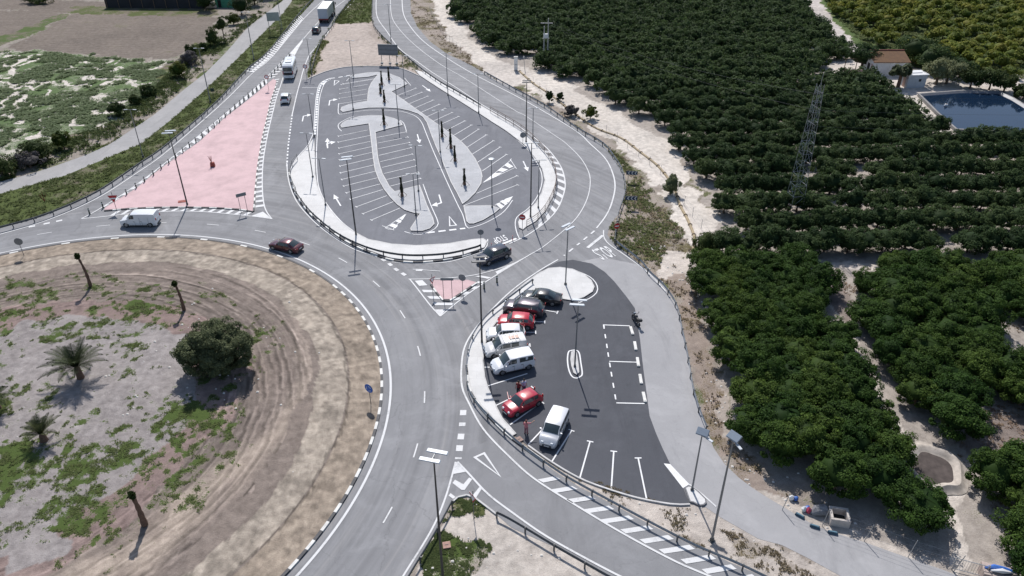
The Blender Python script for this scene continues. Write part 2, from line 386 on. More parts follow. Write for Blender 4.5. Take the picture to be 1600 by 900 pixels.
# ---------------------------------------------------------------- the ground: one sheet to the horizon
def vnoise(x, y, seed=0):
    xi = np.floor(x).astype(np.int64); yi = np.floor(y).astype(np.int64); xf = x-xi; yf = y-yi
    xf = xf*xf*(3-2*xf); yf = yf*yf*(3-2*yf)
    def h(a, b):
        k = (a*374761393+b*668265263+seed*974711) & 0x7fffffff; k = ((k ^ (k >> 13))*1274126177) & 0x7fffffff
        return ((k ^ (k >> 16)) & 0xffff)/65535.0
    return (h(xi, yi)*(1-xf)+h(xi+1, yi)*xf)*(1-yf)+(h(xi, yi+1)*(1-xf)+h(xi+1, yi+1)*xf)*yf
def fbm(x, y, sc, oc=4, seed=0):
    v = 0; a = .5; t = 0
    for i in range(oc):
        v = v+a*vnoise(x*sc+17*i, y*sc-9*i, seed+i); t += a; a *= .55; sc *= 2.03
    return v/t
def inside(X, Y, P):
    r = np.zeros(X.shape, bool); n = len(P)
    for i in range(n):
        x1, y1 = P[i][0], P[i][1]; x2, y2 = P[(i+1) % n][0], P[(i+1) % n][1]
        if y1 == y2: continue
        c = ((y1 > Y) != (y2 > Y)) & (X < (x2-x1)*(Y-y1)/(y2-y1)+x1); r ^= c
    return r
def segdist(X, Y, P):
    d = np.full(X.shape, 1e9)
    for a, b in zip(P, P[1:]):
        ax, ay, bx, by = a[0], a[1], b[0], b[1]; L = (bx-ax)**2+(by-ay)**2+1e-9
        t = np.clip(((X-ax)*(bx-ax)+(Y-ay)*(by-ay))/L, 0, 1); d = np.minimum(d, np.hypot(X-ax-t*(bx-ax), Y-ay-t*(by-ay)))
    return d
SAND = (.47, .41, .355); PALE = (.58, .53, .47); BROWN = (.205, .15, .125); FIELD = (.195, .158, .128); GREYS = (.27, .25, .245); RED = (.24, .165, .145); TAN = (.36, .30, .245)
ORCH = (.37, .325, .285)
# px polygons painted in order: (polygon, soil, veg, dry, pale-green, warp)
PAINT = [
 ([(-300,-30),(480,-30),(400,60),(312,118),(230,185),(120,248),(-300,330)], (.30,.26,.22), .42, .2, .3, 1.5),     # left country
 ([(-200,84),(60,80),(120,86),(200,90),(270,95),(262,110),(230,150),(200,175),(130,225),(0,262),(-200,300)], PALE, .68, 0, 1, 1.2),   # scrub field
 ([(-200,-5),(120,0),(190,3),(200,12),(110,20),(60,17),(-200,10)], FIELD, .12, .3, 0, 1),
 ([(-200,16),(95,17),(90,25),(30,55),(-200,78)], FIELD, .16, .3, 0, .8),
 ([(112,22),(210,22),(345,27),(330,52),(300,75),(265,92),(190,88),(95,82),(10,76),(60,50)], FIELD, .14, .35, 0, .8),
 ([(-100,76),(20,52),(95,20),(110,22),(60,48),(0,72),(-100,95)], (.2,.16,.12), .62, 0, .2, .8),
 ([(110,10),(320,5),(345,22),(330,27),(110,21)], (.2,.16,.12), .6, .2, 0, .8),
 ([(430,-30),(560,-30),(490,110),(150,345),(-100,400),(-100,290),(100,262),(270,165),(440,0)], (.2,.16,.12), .72, .12, .0, .8),   # verges by the road
 ([(300,70),(350,60),(200,190),(60,255),(-100,300),(-100,270),(60,235),(180,190),(240,140)], (.2,.16,.12), .66, .35, 0, 1.2),
 ([(553,-10),(583,-10),(584,35),(519,36)], (.2,.16,.12), .72, .1, 0, .6),
 ([(519,37),(584,36),(590,52),(608,68),(628,88),(662,122),(610,103),(545,104),(482,124),(486,95),(500,66)], (.45,.375,.325), .05, .5, 0, .4),
 ([(575,30),(600,60),(640,100),(655,118),(630,108),(600,75),(578,50)], (.4,.33,.28), .36, .7, 0, .8),
 ([(500,62),(512,62),(500,95),(487,118),(482,112)], (.25,.2,.15), .62, .5, 0, .5),
 # east bank
 ([(640,-20),(690,-20),(740,85),(760,112),(835,150),(960,235),(1085,380),(1045,445),(1000,420),(950,380),(980,310),(975,260),(900,200),(800,140),(720,98),(672,70),(640,30)], (.34,.28,.235), .5, .72, 0, .8),
 ([(676,-20),(694,-20),(735,60),(775,92),(840,97),(900,138),(1000,190),(1050,225),(1080,290),(1130,355),(1110,385),(1085,390),(1030,300),(960,225),(900,185),(840,150),(800,122),(745,100),(700,60),(680,20)], (.60,.545,.48), .02, .3, 0, .7),   # sandy track
 ([(1030,398),(1085,385),(1120,370),(1095,440),(1050,450)], (.54,.48,.42), .12, .5, 0, .8),
 ([(745,98),(775,96),(840,98),(830,120),(800,138),(757,114)], (.52,.47,.42), .0, .5, 0, .5),
 # strip between the service road and the orchard
 ([(1040,440),(1095,430),(1100,520),(1140,640),(1180,720),(1240,780),(1190,790),(1130,725),(1090,640),(1066,520)], (.33,.26,.215), .42, .95, 0, .7),
 ([(1120,560),(1145,640),(1180,715),(1170,720),(1135,660)], (.42,.36,.31), .2, .9, 0, .7),
 ([(1180,765),(1240,780),(1340,820),(1500,880),(1620,905),(1620,960),(1500,905),(1350,850),(1230,800)], (.52,.46,.40), .05, .8, 0, .5),
 # strip between the slip road and the car park / service road
 ([(800,680),(880,728),(960,765),(1080,786),(1110,790),(1190,840),(1330,900),(1400,940),(1200,940),(1090,860),(950,790)], (.50,.44,.385), .16, .8, 0, .5),
 ([(1130,830),(1190,855),(1290,905),(1260,915),(1150,860)], (.42,.36,.3), .45, .85, 0, .5),
 # lower triangle
 ([(735,772),(800,812),(960,900),(990,940),(620,940),(675,845),(710,785)], (.51,.455,.40), .08, .5, 0, .3),
 ([(700,780),(755,778),(760,795),(705,798)], (.3,.25,.2), .62, .3, 0, .4),
 ([(690,838),(735,838),(752,860),(742,940),(640,940),(660,880)], (.42,.36,.3), .66, 0, 0, 1.0),
 # orchard floor
 ([(690,-30),(1246,-30),(1300,60),(1320,85),(1700,210),(1700,930),(1560,925),(1330,815),(1180,715),(1100,500),(1085,390),(1130,355),(1050,225),(920,150),(840,110),(775,92),(735,60)], ORCH, .12, .3, .0, .6),
 ([(1246,-30),(1900,-30),(1900,140),(1500,130),(1400,95),(1340,85)], (.20,.22,.06), .85, .0, .4, .5),
 # orchard paths
 ([(1268,412),(1290,412),(1300,470),(1335,500),(1345,545),(1370,600),(1400,650),(1425,700),(1440,720),(1475,725),(1505,745),(1515,775),(1500,800),(1505,840),(1515,880),(1495,900),(1485,870),(1492,830),(1475,800),(1440,775),(1410,740),(1395,690),(1360,630),(1335,590),(1325,540),(1300,480),(1275,450)], (.58,.52,.455), .0, .3, 0, .25),
 ([(1288,425),(1310,425),(1332,470),(1340,500),(1318,505),(1300,475)], (.26,.21,.185), .0, .3, 0, .25),
 ([(1478,655),(1600,640),(1700,650),(1700,760),(1600,745),(1570,750),(1500,690)], (.24,.19,.165), .1, .3, 0, .4),
 ([(1545,445),(1570,450),(1700,520),(1700,560),(1575,490)], (.5,.45,.39), .25, .2, .2, .4),
 ([(1270,402),(1370,415),(1372,424),(1270,416)], (.55,.49,.43), 0, .3, 0, .3),
 ([(1450,425),(1475,423),(1480,435),(1450,440)], (.55,.49,.43), 0, .3, 0, .3),
 # farm road, yard and pond surround
 ([(1240,-30),(1262,-30),(1300,30),(1345,75),(1350,90),(1330,92),(1310,70),(1270,30)], (.50,.45,.42), .0, .3, 0, .4),
 ([(1283,104),(1310,95),(1345,88),(1420,110),(1700,120),(1700,150),(1560,150),(1430,152),(1395,130),(1350,122),(1300,118)], (.56,.50,.44), .06, .3, 0, .5),
 ([(1395,135),(1432,150),(1500,206),(1480,208),(1440,200),(1420,180)], (.54,.49,.43), .05, .3, 0, .5),
]
def paint(X, Y):
    n = X.size; c = np.empty((n, 3)); c[:] = (.33, .28, .235); v = np.zeros((n, 3)); v[:, 0] = .4; v[:, 1] = .3
    for px, soil, veg, dry, pg, wp in PAINT:
        P = ats(px); wx = (fbm(X, Y, .35, 4, 3)-.5)*6*wp; wy = (fbm(X, Y, .35, 4, 11)-.5)*6*wp
        k = inside(X+wx, Y+wy, P); c[k] = soil; v[k] = (veg, dry, pg)
    big = fbm(X, Y, .09, 4, 21); mid = fbm(X, Y, .45, 4, 31)
    c *= (.82+.36*big)[:, None]
    mn = c.mean(1, keepdims=True); c = mn+(c-mn)*.72; c *= (.9+.22*fbm(X, Y, 1.7, 3, 23))[:, None]
    # cover breaks into patches
    v[:, 0] += ((big-.5)*.55+(mid-.5)*.75)*(v[:, 0] > .1)
    # scrub field: pale bare lanes
    F_ = inside(X, Y, ats(PAINT[1][0])); ln = np.minimum(np.abs(fbm(X, Y, .10, 3, 61)-.5), np.abs(fbm(X+50, Y, .12, 3, 67)-.46)); v[F_ & (ln < .022), 0] = .1
    # ploughed field furrows
    for q in (2, 3, 4):
        F_ = inside(X, Y, ats(PAINT[q][0])); st = .5+.5*np.sin(Y*4.2+X*.25+2.5*mid); c[F_] *= (.86+.2*st[F_])[:, None]
    return c, v
def island_paint(X, Y):
    n = X.size; dx = X-ISL[0]; dy = Y-ISL[1]; r = np.hypot(dx, dy); th = np.arctan2(dy, dx)
    big = fbm(X, Y, .11, 4, 41); mid = fbm(X, Y, .4, 4, 43); fin = fbm(X, Y, 1.6, 4, 47); rw = r+(big-.5)*5+(mid-.5)*2.2
    c = np.empty((n, 3)); c[:] = (.315, .29, .285); v = np.zeros((n, 3))
    def setc(k, col): c[k] = col
    # inner: grey sand with green patches, reddish soil towards the tracks
    pat = fbm(X, Y, .16, 4, 55); v[:, 0] = .28+(pat-.5)*1.5+(mid-.5)*.9+(fin-.5)*.3
    setc(rw > 16.8, (.27, .205, .19)); v[:, 0] = np.where(rw > 16, v[:, 0]-.02, v[:, 0])
    k = rw > 20.5; setc(k, (.215, .18, .16)); v[k, 0] = .12+(mid[k]-.5)*.5
    # tyre tracks running round
    tr = .5*fbm(rw*2.2, th*2.2, 1.0, 3, 71)+.5*fbm((r+(big-.5)*3)*5.5+1.5*np.sin(th*2), th*1.2, 1.0, 2, 73); tk = (rw > 19) & (rw < 29.5); c[tk] = c[tk]*(.42+1.2*tr[tk])[:, None]
    for ph, dr, f_ in ((0, 0, 1.0), (1.9, 2.1, 1.35), (4.0, 4.3, .8), (2.7, 6.0, 1.7), (5.5, 7.6, 1.1)):
        q_ = r-20.0-dr-.9*np.sin(th*f_+ph)-(big-.5)*1.4
        for o_ in (0, 1.7):
            kk_ = (np.abs(q_-o_) < .15+.12*(fin-.5)) & (fbm(X, Y, .3, 2, 77+int(ph)) > .4) & (r < 28.4); c[kk_] *= .66
            kk_ = (np.abs(q_-o_-.28) < .11) & (r < 28.4); c[kk_] *= 1.3
    band = np.exp(-((rw-24.2-3.2*np.sin(th*1.3+.6))/1.5)**2)*(rw > 19); c += (band*np.clip(.35+.65*np.sin(th+2.6), .1, 1))[:, None]*np.array([.2, .17, .135])
    k = rw > 27.0; setc(k, (.25, .21, .185)); v[k, 0] = .08
    k = (r > 28.6+(mid-.5)*1.6) & (r < 31.6); rk = fbm(X, Y, 2.4, 3, 85); c[k] = np.array([.41, .36, .305])*(.35+.6*fin[k]+.6*rk[k])[:, None]
    st = fbm(th*95, r*.25, 1.0, 3, 81); k = r > 28.4+(mid-.5)*1.4; c[k] *= (.66+.6*st[k])[:, None]
    k = r > 31.7; c[k] = np.array([.35, .295, .24])*(.12+.4*st[k]+.6*fin[k]+.65*rk[k])[:, None]
    k = np.abs(r-31.6-(mid-.5)*1.4) < .13; c[k] = c[k]*.55
    # greener sectors traced from the photograph
    for px, add in (([(0,440),(130,420),(330,460),(390,485),(300,480),(180,500),(60,540),(0,545)], .34), ([(170,500),(225,540),(215,640),(180,610)], .3), ([(110,700),(240,670),(300,620),(390,640),(380,720),(300,800),(210,790),(130,860),(60,800)], .40), ([(0,700),(60,690),(40,760),(0,780)], .34), ([(395,500),(440,520),(430,560),(400,610)], .25), ([(0,820),(200,790),(260,850),(120,900),(0,880)], .16), ([(60,200),(1,2),(3,4)], 0)):
        k = inside(X+(mid-.5)*5, Y+(big-.5)*5, ats(px)); v[k, 0] += add
    for px in ([(10,560),(100,540),(300,520),(290,600),(170,620),(150,680),(30,670)], [(0,790),(60,790),(100,880),(0,910)]):
        k = inside(X+(mid-.5)*4, Y+(big-.5)*4, ats(px)); c[k] = (.33, .305, .30); v[k, 0] -= .22
    v[:, 0] = v[:, 0]*.8+(fin-.5)*1.0*(v[:, 0] > .2)+(fbm(X, Y, .75, 3, 58)-.5)*.7*(v[:, 0] > .2)
    c *= (.76+.34*fin)[:, None]; return c, v
def ground_mesh(name, V, Fq, paintfn, flat=None):
    me = bpy.data.meshes.new(name); me.vertices.add(len(V)); me.vertices.foreach_set('co', V.ravel().astype(np.float32))
    nf = len(Fq); me.loops.add(nf*4); me.polygons.add(nf); me.loops.foreach_set('vertex_index', Fq.ravel().astype(np.int32))
    me.polygons.foreach_set('loop_start', (np.arange(nf)*4).astype(np.int32)); me.polygons.foreach_set('loop_total', np.full(nf, 4, np.int32)); me.update(calc_edges=True)
    c, v = paintfn(V[:, 0], V[:, 1]); o4 = np.ones((len(V), 1))
    a = me.color_attributes.new('soil', 'FLOAT_COLOR', 'POINT'); a.data.foreach_set('color', np.hstack([np.clip(c, 0, 1), o4]).ravel().astype(np.float32))
    a = me.color_attributes.new('veg', 'FLOAT_COLOR', 'POINT'); a.data.foreach_set('color', np.hstack([np.clip(v, 0, 1), o4]).ravel().astype(np.float32))
    me.materials.append(SOIL); o = bpy.data.objects.new(name, me); COL.objects.link(o); prop(o, kind='structure'); return o
def grid_faces(nr, nc):
    i = np.arange(nr-1)[:, None]*nc+np.arange(nc-1)[None]; i = i.ravel(); return np.stack([i, i+1, i+nc+1, i+nc], 1)
ys = [-1500, -400, -120, -30, 0, 15, 24]; y = 29.0
while y < 250: ys.append(y); y += .13+.0026*y
ys += [256, 270, 300, 380, 600, 1200, 4000]; ys = np.array(ys)
u = np.concatenate([[-40, -9, -3, -1.5], np.linspace(-1.06, 1.06, 760), [1.5, 3, 9, 40]])
XX = u[None]*(22+.58*np.clip(ys, 24, 260))[:, None]; YY = np.repeat(ys[:, None], len(u), 1)
V = np.stack([XX.ravel(), YY.ravel(), np.zeros(XX.size)], 1)
ground_mesh('ground', V, grid_faces(len(ys), len(u)), paint)
# roundabout island, raised a kerb's height
nr, nt_ = 210, 620
rr = np.linspace(.05, ISL_R-.25, nr); tt = np.linspace(0, 2*np.pi, nt_)
V = np.stack([(ISL[0]+rr[:, None]*np.cos(tt)).ravel(), (ISL[1]+rr[:, None]*np.sin(tt)).ravel(), np.repeat(.13+.5*(1-(rr/ISL_R)**2)*.0+0*rr, nt_)], 1)
ground_mesh('roundabout_island', V, grid_faces(nr, nt_)[:, ::-1], island_paint)
# ---------------------------------------------------------------- roads
def circ(r, a0=0, a1=360, n=240, z=0): return [Vector((ISL[0]+r*math.cos(R(a0+(a1-a0)*i/n)), ISL[1]+r*math.sin(R(a0+(a1-a0)*i/n)), z)) for i in range(n+(0 if a1-a0 == 360 else 1))]
sheet('ring_road', circ(43.3), .004, A_OLD)
G1 = [(500,-10),(420,80),(385,111),(338,161),(260,228),(215,259),(150,302),(70,337),(0,357),(-60,372)]
OUT = (G1+[(-60,440),(200,420),(470,470),(560,600),(520,760),(470,860),(420,940),(618,940)]
 +[(642,897),(670,850),(690,815),(705,787),(717,777),(735,775),(750,785),(775,804),(800,825),(867,855),(932,892),(1000,935)]
 +[(1240,935),(1190,900),(1155,885),(1087,855),(1020,822),(955,787),(907,762),(875,742),(825,707),(800,685)]
 +[(850,600),(960,500),(1030,440),(1015,425),(990,405),(960,380),(949,367),(954,350),(966,335),(976,307),(977,290),(972,267),(960,247),(942,225),(900,200),(850,165),(800,137),(775,125),(757,114),(738,103),(720,94),(700,85),(672,65),(652,42),(642,20),(641,-10)]
 +[(582,-10),(581,27),(587,45),(607,66),(625,80),(645,98),(664,114),(655,119),(625,107),(593,104.5),(545,105),(510,112),(481,123),(480,115),(485,98),(488,85),(505,56),(518,40),(527,25),(556,-10)])
sheet('road', ats(OUT), .008, A_OLD)
SERV = [(1030,440),(1037,447),(1057,477),(1066,515),(1075,557),(1082,600),(1092,637),(1104,670),(1115,700),(1132,725),(1155,747),(1175,762),(1200,778),(1232,797),(1262,815),(1295,830),(1350,847),(1400,865),(1475,891),(1560,925),(1380,940),(1315,901),(1262,872),(1222,852),(1185,842),(1125,808),(1103,793),(1060,780),(1000,700),(960,600),(930,520),(880,440),(876,415),(940,402),(1000,414)]
sheet('service_road', ats(SERV), .013, A_SERV)
SLIP = [(716,722),(737,700),(760,690),(800,706),(825,707),(875,742),(907,762),(955,787),(1020,822),(1087,855),(1155,885),(1190,900),(1240,935),(1000,935),(932,892),(867,855),(800,825),(775,804),(750,785),(740,760)]
sheet('slip_road', ats(SLIP), .0125, A_SLIP)
PARKA = [(481,124),(472,126),(464,150),(459,173),(453,207),(449.5,233),(448.5,262),(454,283),(470,305),(500,330),(550,370),(620,392),(700,394),(757,388),(806,373),(812,360),(838,335),(858,300),(860,265),(840,230),(815,212),(765,182),(720,156),(688,140),(670,129),(655,119),(625,107),(593,104.5),(545,105),(510,112)]
sheet('car_park_asphalt', smooth(ats(PARKA), 4, True), .017, A_NEW)
PARKB = [(872,409),(895,406),(925,412),(945,425),(960,440),(980,465),(992,482),(997,512),(1000,530),(1005,575),(1010,612),(1015,650),(1025,677),(1035,700),(1047,725),(1067,760),(1078,789),(1050,789),(1000,780),(955,767),(907,749),(862,723),(825,697),(790,670),(760,610),(750,560),(800,470),(850,420)]
sheet('lower_car_park_asphalt', ats(PARKB), .017, A_BLACK)
PATHP = [(463,-8),(443,20),(400,63),(350,112),(320,141),(275,181),(220,225),(160,250),(100,275),(0,303),(-80,322),(-80,302),(0,284),(50,271),(87,259),(135,242),(172,225),(240,180),(285,142),(321,114),(353,82),(387,43),(443,0),(448,-8)]
PP = ats(PATHP); sheet('path', PP, .01, A_PATH)

# ---------------------------------------------------------------- pavements and islands
I1 = [(549,123),(555,117),(575,114),(590,113.5),(607,115),(625,122),(637,132),(612,144),(635,160),(670,185),(690,199),(708,212),(720,221),(730,231),(743,249),(752,267),(754,277),(752,288),(743,302),(731,314),(722.5,320),(714,303),(705,287),(697,268),(690,250),(680,228),(673,210),(667,193),(661,184),(653,178.5),(640,174),(624,170.5),(600,169),(576,169.3),(555,172),(536,176),(532,173),(534,168),(545,164),(560,161),(574,158.5),(574.5,148),(576,139),(580,130),(590,117.5),(575,121)]
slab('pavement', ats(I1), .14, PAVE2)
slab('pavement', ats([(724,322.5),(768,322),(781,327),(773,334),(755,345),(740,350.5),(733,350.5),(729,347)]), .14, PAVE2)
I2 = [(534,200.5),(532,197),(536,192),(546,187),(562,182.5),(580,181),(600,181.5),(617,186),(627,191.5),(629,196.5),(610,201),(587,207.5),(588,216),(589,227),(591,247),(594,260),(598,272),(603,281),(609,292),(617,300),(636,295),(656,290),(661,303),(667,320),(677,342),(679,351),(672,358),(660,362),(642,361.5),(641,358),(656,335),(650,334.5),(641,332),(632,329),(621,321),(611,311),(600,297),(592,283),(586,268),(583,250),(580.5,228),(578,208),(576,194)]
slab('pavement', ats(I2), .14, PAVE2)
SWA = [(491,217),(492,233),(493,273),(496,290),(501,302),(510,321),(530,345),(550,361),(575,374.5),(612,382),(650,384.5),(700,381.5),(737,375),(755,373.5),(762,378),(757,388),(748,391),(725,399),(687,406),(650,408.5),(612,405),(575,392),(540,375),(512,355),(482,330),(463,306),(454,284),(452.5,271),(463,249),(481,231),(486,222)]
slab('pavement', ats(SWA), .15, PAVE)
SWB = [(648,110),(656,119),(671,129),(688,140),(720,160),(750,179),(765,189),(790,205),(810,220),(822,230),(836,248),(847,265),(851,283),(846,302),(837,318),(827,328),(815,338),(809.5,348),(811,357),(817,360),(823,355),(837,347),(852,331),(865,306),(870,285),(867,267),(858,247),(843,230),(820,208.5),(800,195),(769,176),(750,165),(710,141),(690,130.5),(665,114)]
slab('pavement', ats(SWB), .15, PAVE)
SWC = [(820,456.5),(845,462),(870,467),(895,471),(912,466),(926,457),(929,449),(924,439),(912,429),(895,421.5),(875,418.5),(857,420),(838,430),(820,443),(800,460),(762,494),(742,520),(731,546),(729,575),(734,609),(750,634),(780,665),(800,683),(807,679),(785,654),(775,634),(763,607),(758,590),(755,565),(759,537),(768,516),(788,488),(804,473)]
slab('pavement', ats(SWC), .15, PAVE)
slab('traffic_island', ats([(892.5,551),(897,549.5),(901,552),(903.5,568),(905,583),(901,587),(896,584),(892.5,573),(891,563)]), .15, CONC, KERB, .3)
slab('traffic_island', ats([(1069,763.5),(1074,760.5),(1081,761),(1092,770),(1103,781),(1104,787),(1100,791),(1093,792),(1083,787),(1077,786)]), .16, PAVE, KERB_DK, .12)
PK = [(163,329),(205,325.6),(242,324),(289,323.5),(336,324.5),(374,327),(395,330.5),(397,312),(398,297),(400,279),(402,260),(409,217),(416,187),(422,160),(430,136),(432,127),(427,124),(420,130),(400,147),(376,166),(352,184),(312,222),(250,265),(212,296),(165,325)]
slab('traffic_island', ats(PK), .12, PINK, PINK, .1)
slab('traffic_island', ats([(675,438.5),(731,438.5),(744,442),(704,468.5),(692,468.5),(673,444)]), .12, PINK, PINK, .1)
# black and white kerb blocks
def kerbblocks(P, w_, h, on=1.0, z0=0.0, black_run=None):
    P = resample(P, on); m = MB()
    for i, (a, b) in enumerate(zip(P, P[1:])):
        c = (a+b)/2; d = (b-a); black = (i % 2 == 0) if black_run is None else black_run(i, c)
        m.box((c.x, c.y, z0+h/2), (d.length*.985, w_, h), math.atan2(d.y, d.x), 1 if black else 0, taper=1)
    o = m.build('kerb', [K_WHITE, K_BLACK]); prop(o, kind='structure')
kerbblocks(circ(ISL_R-.12, -60, 300, 400), .26, .16, 1.0, 0, lambda i, c: (i % 2 == 0) if c.x > -22 else (i % 6 != 0))
kerbblocks(curve([(452,265),(455,285),(464,308),(482,332),(512,357),(540,377),(575,394),(612,407),(650,410.5),(687,408),(725,401),(748,393)]), .24, .17, 1.25)
kerbblocks(curve([(729,575),(734,610),(750,636),(780,668),(800,686),(825,704),(850,722)]), .22, .17, 1.3, 0, lambda i, c: i % 3 == 0)
kerbblocks(curve([(163,330),(205,326.8),(242,325.2),(289,324.7),(336,325.7),(374,328.2),(396,331.6)]), .2, .15, 1.1)
kerbblocks(curve([(396.5,331),(398,312),(399,297),(401,279),(403,260),(410,217),(417,187),(423,160),(431,136)]), .2, .15, 1.1)
kerbblocks(curve([(673,445),(692,470),(704,470),(724,457),(745,443)], 2), .2, .15, 1.0)
# wheel stops beside the long bays
t = ats([(985,512),(990,528),(995,556),(999,583),(1003,606),(1008,629)])
P = resample(t, 1.35)
for i, (a, b) in enumerate(zip(P[:-1], P[1:])):
    if i % 2: continue
    m = MB(); d = b-a; c = (a+b)/2; m.box((c.x, c.y, .017+.075), (d.length*1.05, .3, .15), math.atan2(d.y, d.x), 0)
    m.box((c.x, c.y, .017+.16), (d.length*.9, .18, .03), math.atan2(d.y, d.x), 0)
    prop(m.build('wheel_stop', K_WHITE), 'white concrete wheel stop in the row edging the long parking bays', 'wheel stop', 'white wheel stops beside the long bays')
kk = MB()
for P in ([(481,124),(510,112),(545,105),(593,104.5),(625,107),(655,119)], [(825,697),(862,723),(907,749),(955,767),(1000,780),(1050,789),(1078,789)], [(705,787),(717,777),(735,775),(750,785),(775,804)]):
    P = resample(curve(P), .8)
    for a, b in zip(P, P[1:]): d = b-a; c = (a+b)/2; kk.box((c.x, c.y, .07), (d.length*1.0, .15, .145), math.atan2(d.y, d.x))
prop(kk.build('kerb', KERB), kind='structure')

# ---------------------------------------------------------------- painted markings
wline(circ(ISL_R+.75, -62, 160, 300), .22, 'old')
dashes(circ(39.15, -62, 140, 500), 2.0, 5.4, .13, 'old')
# highway, top left
HWL = [(513,-6),(476,28),(426,88),(394,115),(349,160),(262,236),(216,269),(152,310),(72,345),(-20,372)]
line(HWL, .18, 'old')
GR = [(470,30),(440,60),(410,92),(385,113)]
bars(curve([(470,31),(424,82),(392,112)]), curve([(474,31),(429,84),(395,114)]), 30, .45, 0, 'old')
bars(curve([(468,22),(418,80),(380,112)]), curve([(475,29),(426,87),(393,114)]), 34, .42, 0, 'old')
HWR = [(548,-6),(526,10),(502,30),(472,63),(462,74),(453,84),(400,137),(352,178),(300,221),(253,259),(199,299),(150,330),(127,342)]
line(HWR, .18, 'old'); poly([(472,63),(473.5,64),(468,73),(460.5,86.5),(453,84),(462,74)], 'old')
SLR = [(560,-6),(527,30),(510,54),(492,76),(483,87),(474,110),(470,125),(464,147),(458,173),(456,182)]
line(SLR, .18, 'old'); dashes(curve([(456.5,180),(453,207),(450,233),(448.2,262)]), .9, .5, .25, 'new')
SLL = [(472,64),(467,74),(460,87),(454,98),(443,120),(438,135),(432,153),(427,173),(421,198),(416,222),(411,255),(410,295),(414,325),(425,342.5)]
line(SLL, .16, 'old')
BOT = [(425,342.5),(400,339),(374,336),(317,331),(261,330.5),(205,334),(164,338.5),(128,342)]
line(BOT, .16, 'old')
bars(curve([(163,331.5),(205,328),(242,326.5),(289,326),(336,327),(374,329.5),(397,333)]), curve([(164,338),(205,333.7),(261,330.3),(317,330.7),(374,335.7),(400,338.7)]), 16, .42, -.05, 'old')
bars(curve([(399,327),(400,297),(402,279),(404,260),(411,217),(418,187),(424,160),(432,138)]), curve([(413,325),(410,295),(411,255),(416,222),(421,198),(427,173),(432,153),(437,137)]), 33, .42, 0, 'old')
bars(curve([(140,334),(165,323),(212,294),(250,263),(312,220),(352,182),(400,145),(420,128)]), curve([(135,338),(150,330),(199,299),(253,259),(300,221),(352,178),(400,137),(418,122)]), 30, .5, 0, 'old')
bars(curve([(428,122),(437,113),(447,105),(455,98),(462,88)]), curve([(415,124),(428,112),(440,100),(452,88),(460,83)]), 9, .42, -.02, 'old')
bars(curve([(400,148),(415,135),(428,124)]), curve([(425,150),(432,135),(437,122)]), 7, .4, .0, 'old')
poly([(411,331),(425,342.5),(392,338)], 'old')
dashes(curve([(45,355),(75,349),(107,342)]), .9, .7, .45, 'old')
line([(448.2,255),(451,282),(462,312),(482,337.5),(510,362.5),(550,388),(585,400)], .16, 'old')
dashes(curve([(585,398),(605,410),(620,422),(640,434)]), .9, .6, .45, 'old')
line([(612,409.5),(650,411.5),(700,409.5),(742,397.5),(765,390)], .14, 'old')
# right road
RWL = [(588,-6),(589,25),(605,50),(624,76),(650,95),(675,113),(700,129),(716,139),(752,163),(790,185),(810,197),(847,225),(862,240),(877,262),(883,285),(881,302),(872,325),(855,345),(825,367),(796,381)]
line(RWL, .18, 'old')
RWC = [(610,-6),(612,25),(625,47),(650,72),(687,100),(725,122),(800,170),(822,182),(867,212),(885,225),(907,247),(920,270),(922,290),(917,312),(905,335),(887,355),(850,385),(830,397)]
line(RWC, .13, 'old')
RWR = [(628,-6),(630,20),(640,40),(662,65),(700,92),(740,116),(800,147),(842,170),(900,205),(922,225),(945,247),(957,270),(961,292),(956,317),(947,337),(932,357)]
line(RWR, .2, 'old')
dashes(curve([(929,361),(906,380),(881,400)]), 1.1, .8, .25, 'old')
line([(872,406),(840,425),(800,454),(762,491),(737,522),(725,546),(721,575),(722,605),(733,631),(756,672),(800,718),(837,750),(900,790),(970,832),(1050,875),(1100,897),(1150,918)], .18, 'old')
bars(curve([(843,233),(858,249),(868,268),(871,285),(866,307),(854,331),(838,348),(822,358)]), curve([(852,230),(868,249),(880,268),(883,288),(879,306),(868,331),(850,348),(828,365)]), 13, .42, .03, 'old')
line([(943,360),(944,372),(953,383),(975,398),(1010,424),(1040,455)], .14, 'old')
seg((942,368), (918,387.5), .42, 'old')
# splitter island
line([(830,397),(774,431),(728,462),(688,494.5)], .16, 'old'); line([(640,436),(655,455),(672,477),(688,494.5)], .16, 'old')
line([(638,436.5),(675,436),(720,433),(755,427),(800,413),(830,397)], .14, 'old')
poly([(679,484),(697,484),(688,494.5)], 'old'); poly([(774,425),(800,413),(828,398),(777,429)], 'old')
for a in ([(676,473),(710,474),(706,477.5),(680,477.5)], [(667,463),(684,463),(690,467.5),(672,467)], [(659,453),(677,453.5),(680,457),(662,457)], [(648,439),(660,438),(668,446),(655,447)], [(712,465),(722,465),(716,469),(706,470)], [(727,456),(736,457),(730,461),(721,461)], [(741,448),(750,448),(744,452),(736,452)], [(746,440),(757,440),(754,443),(746,443)], [(741,432),(752,431),(768,434),(762,436)]): poly(a, 'old')
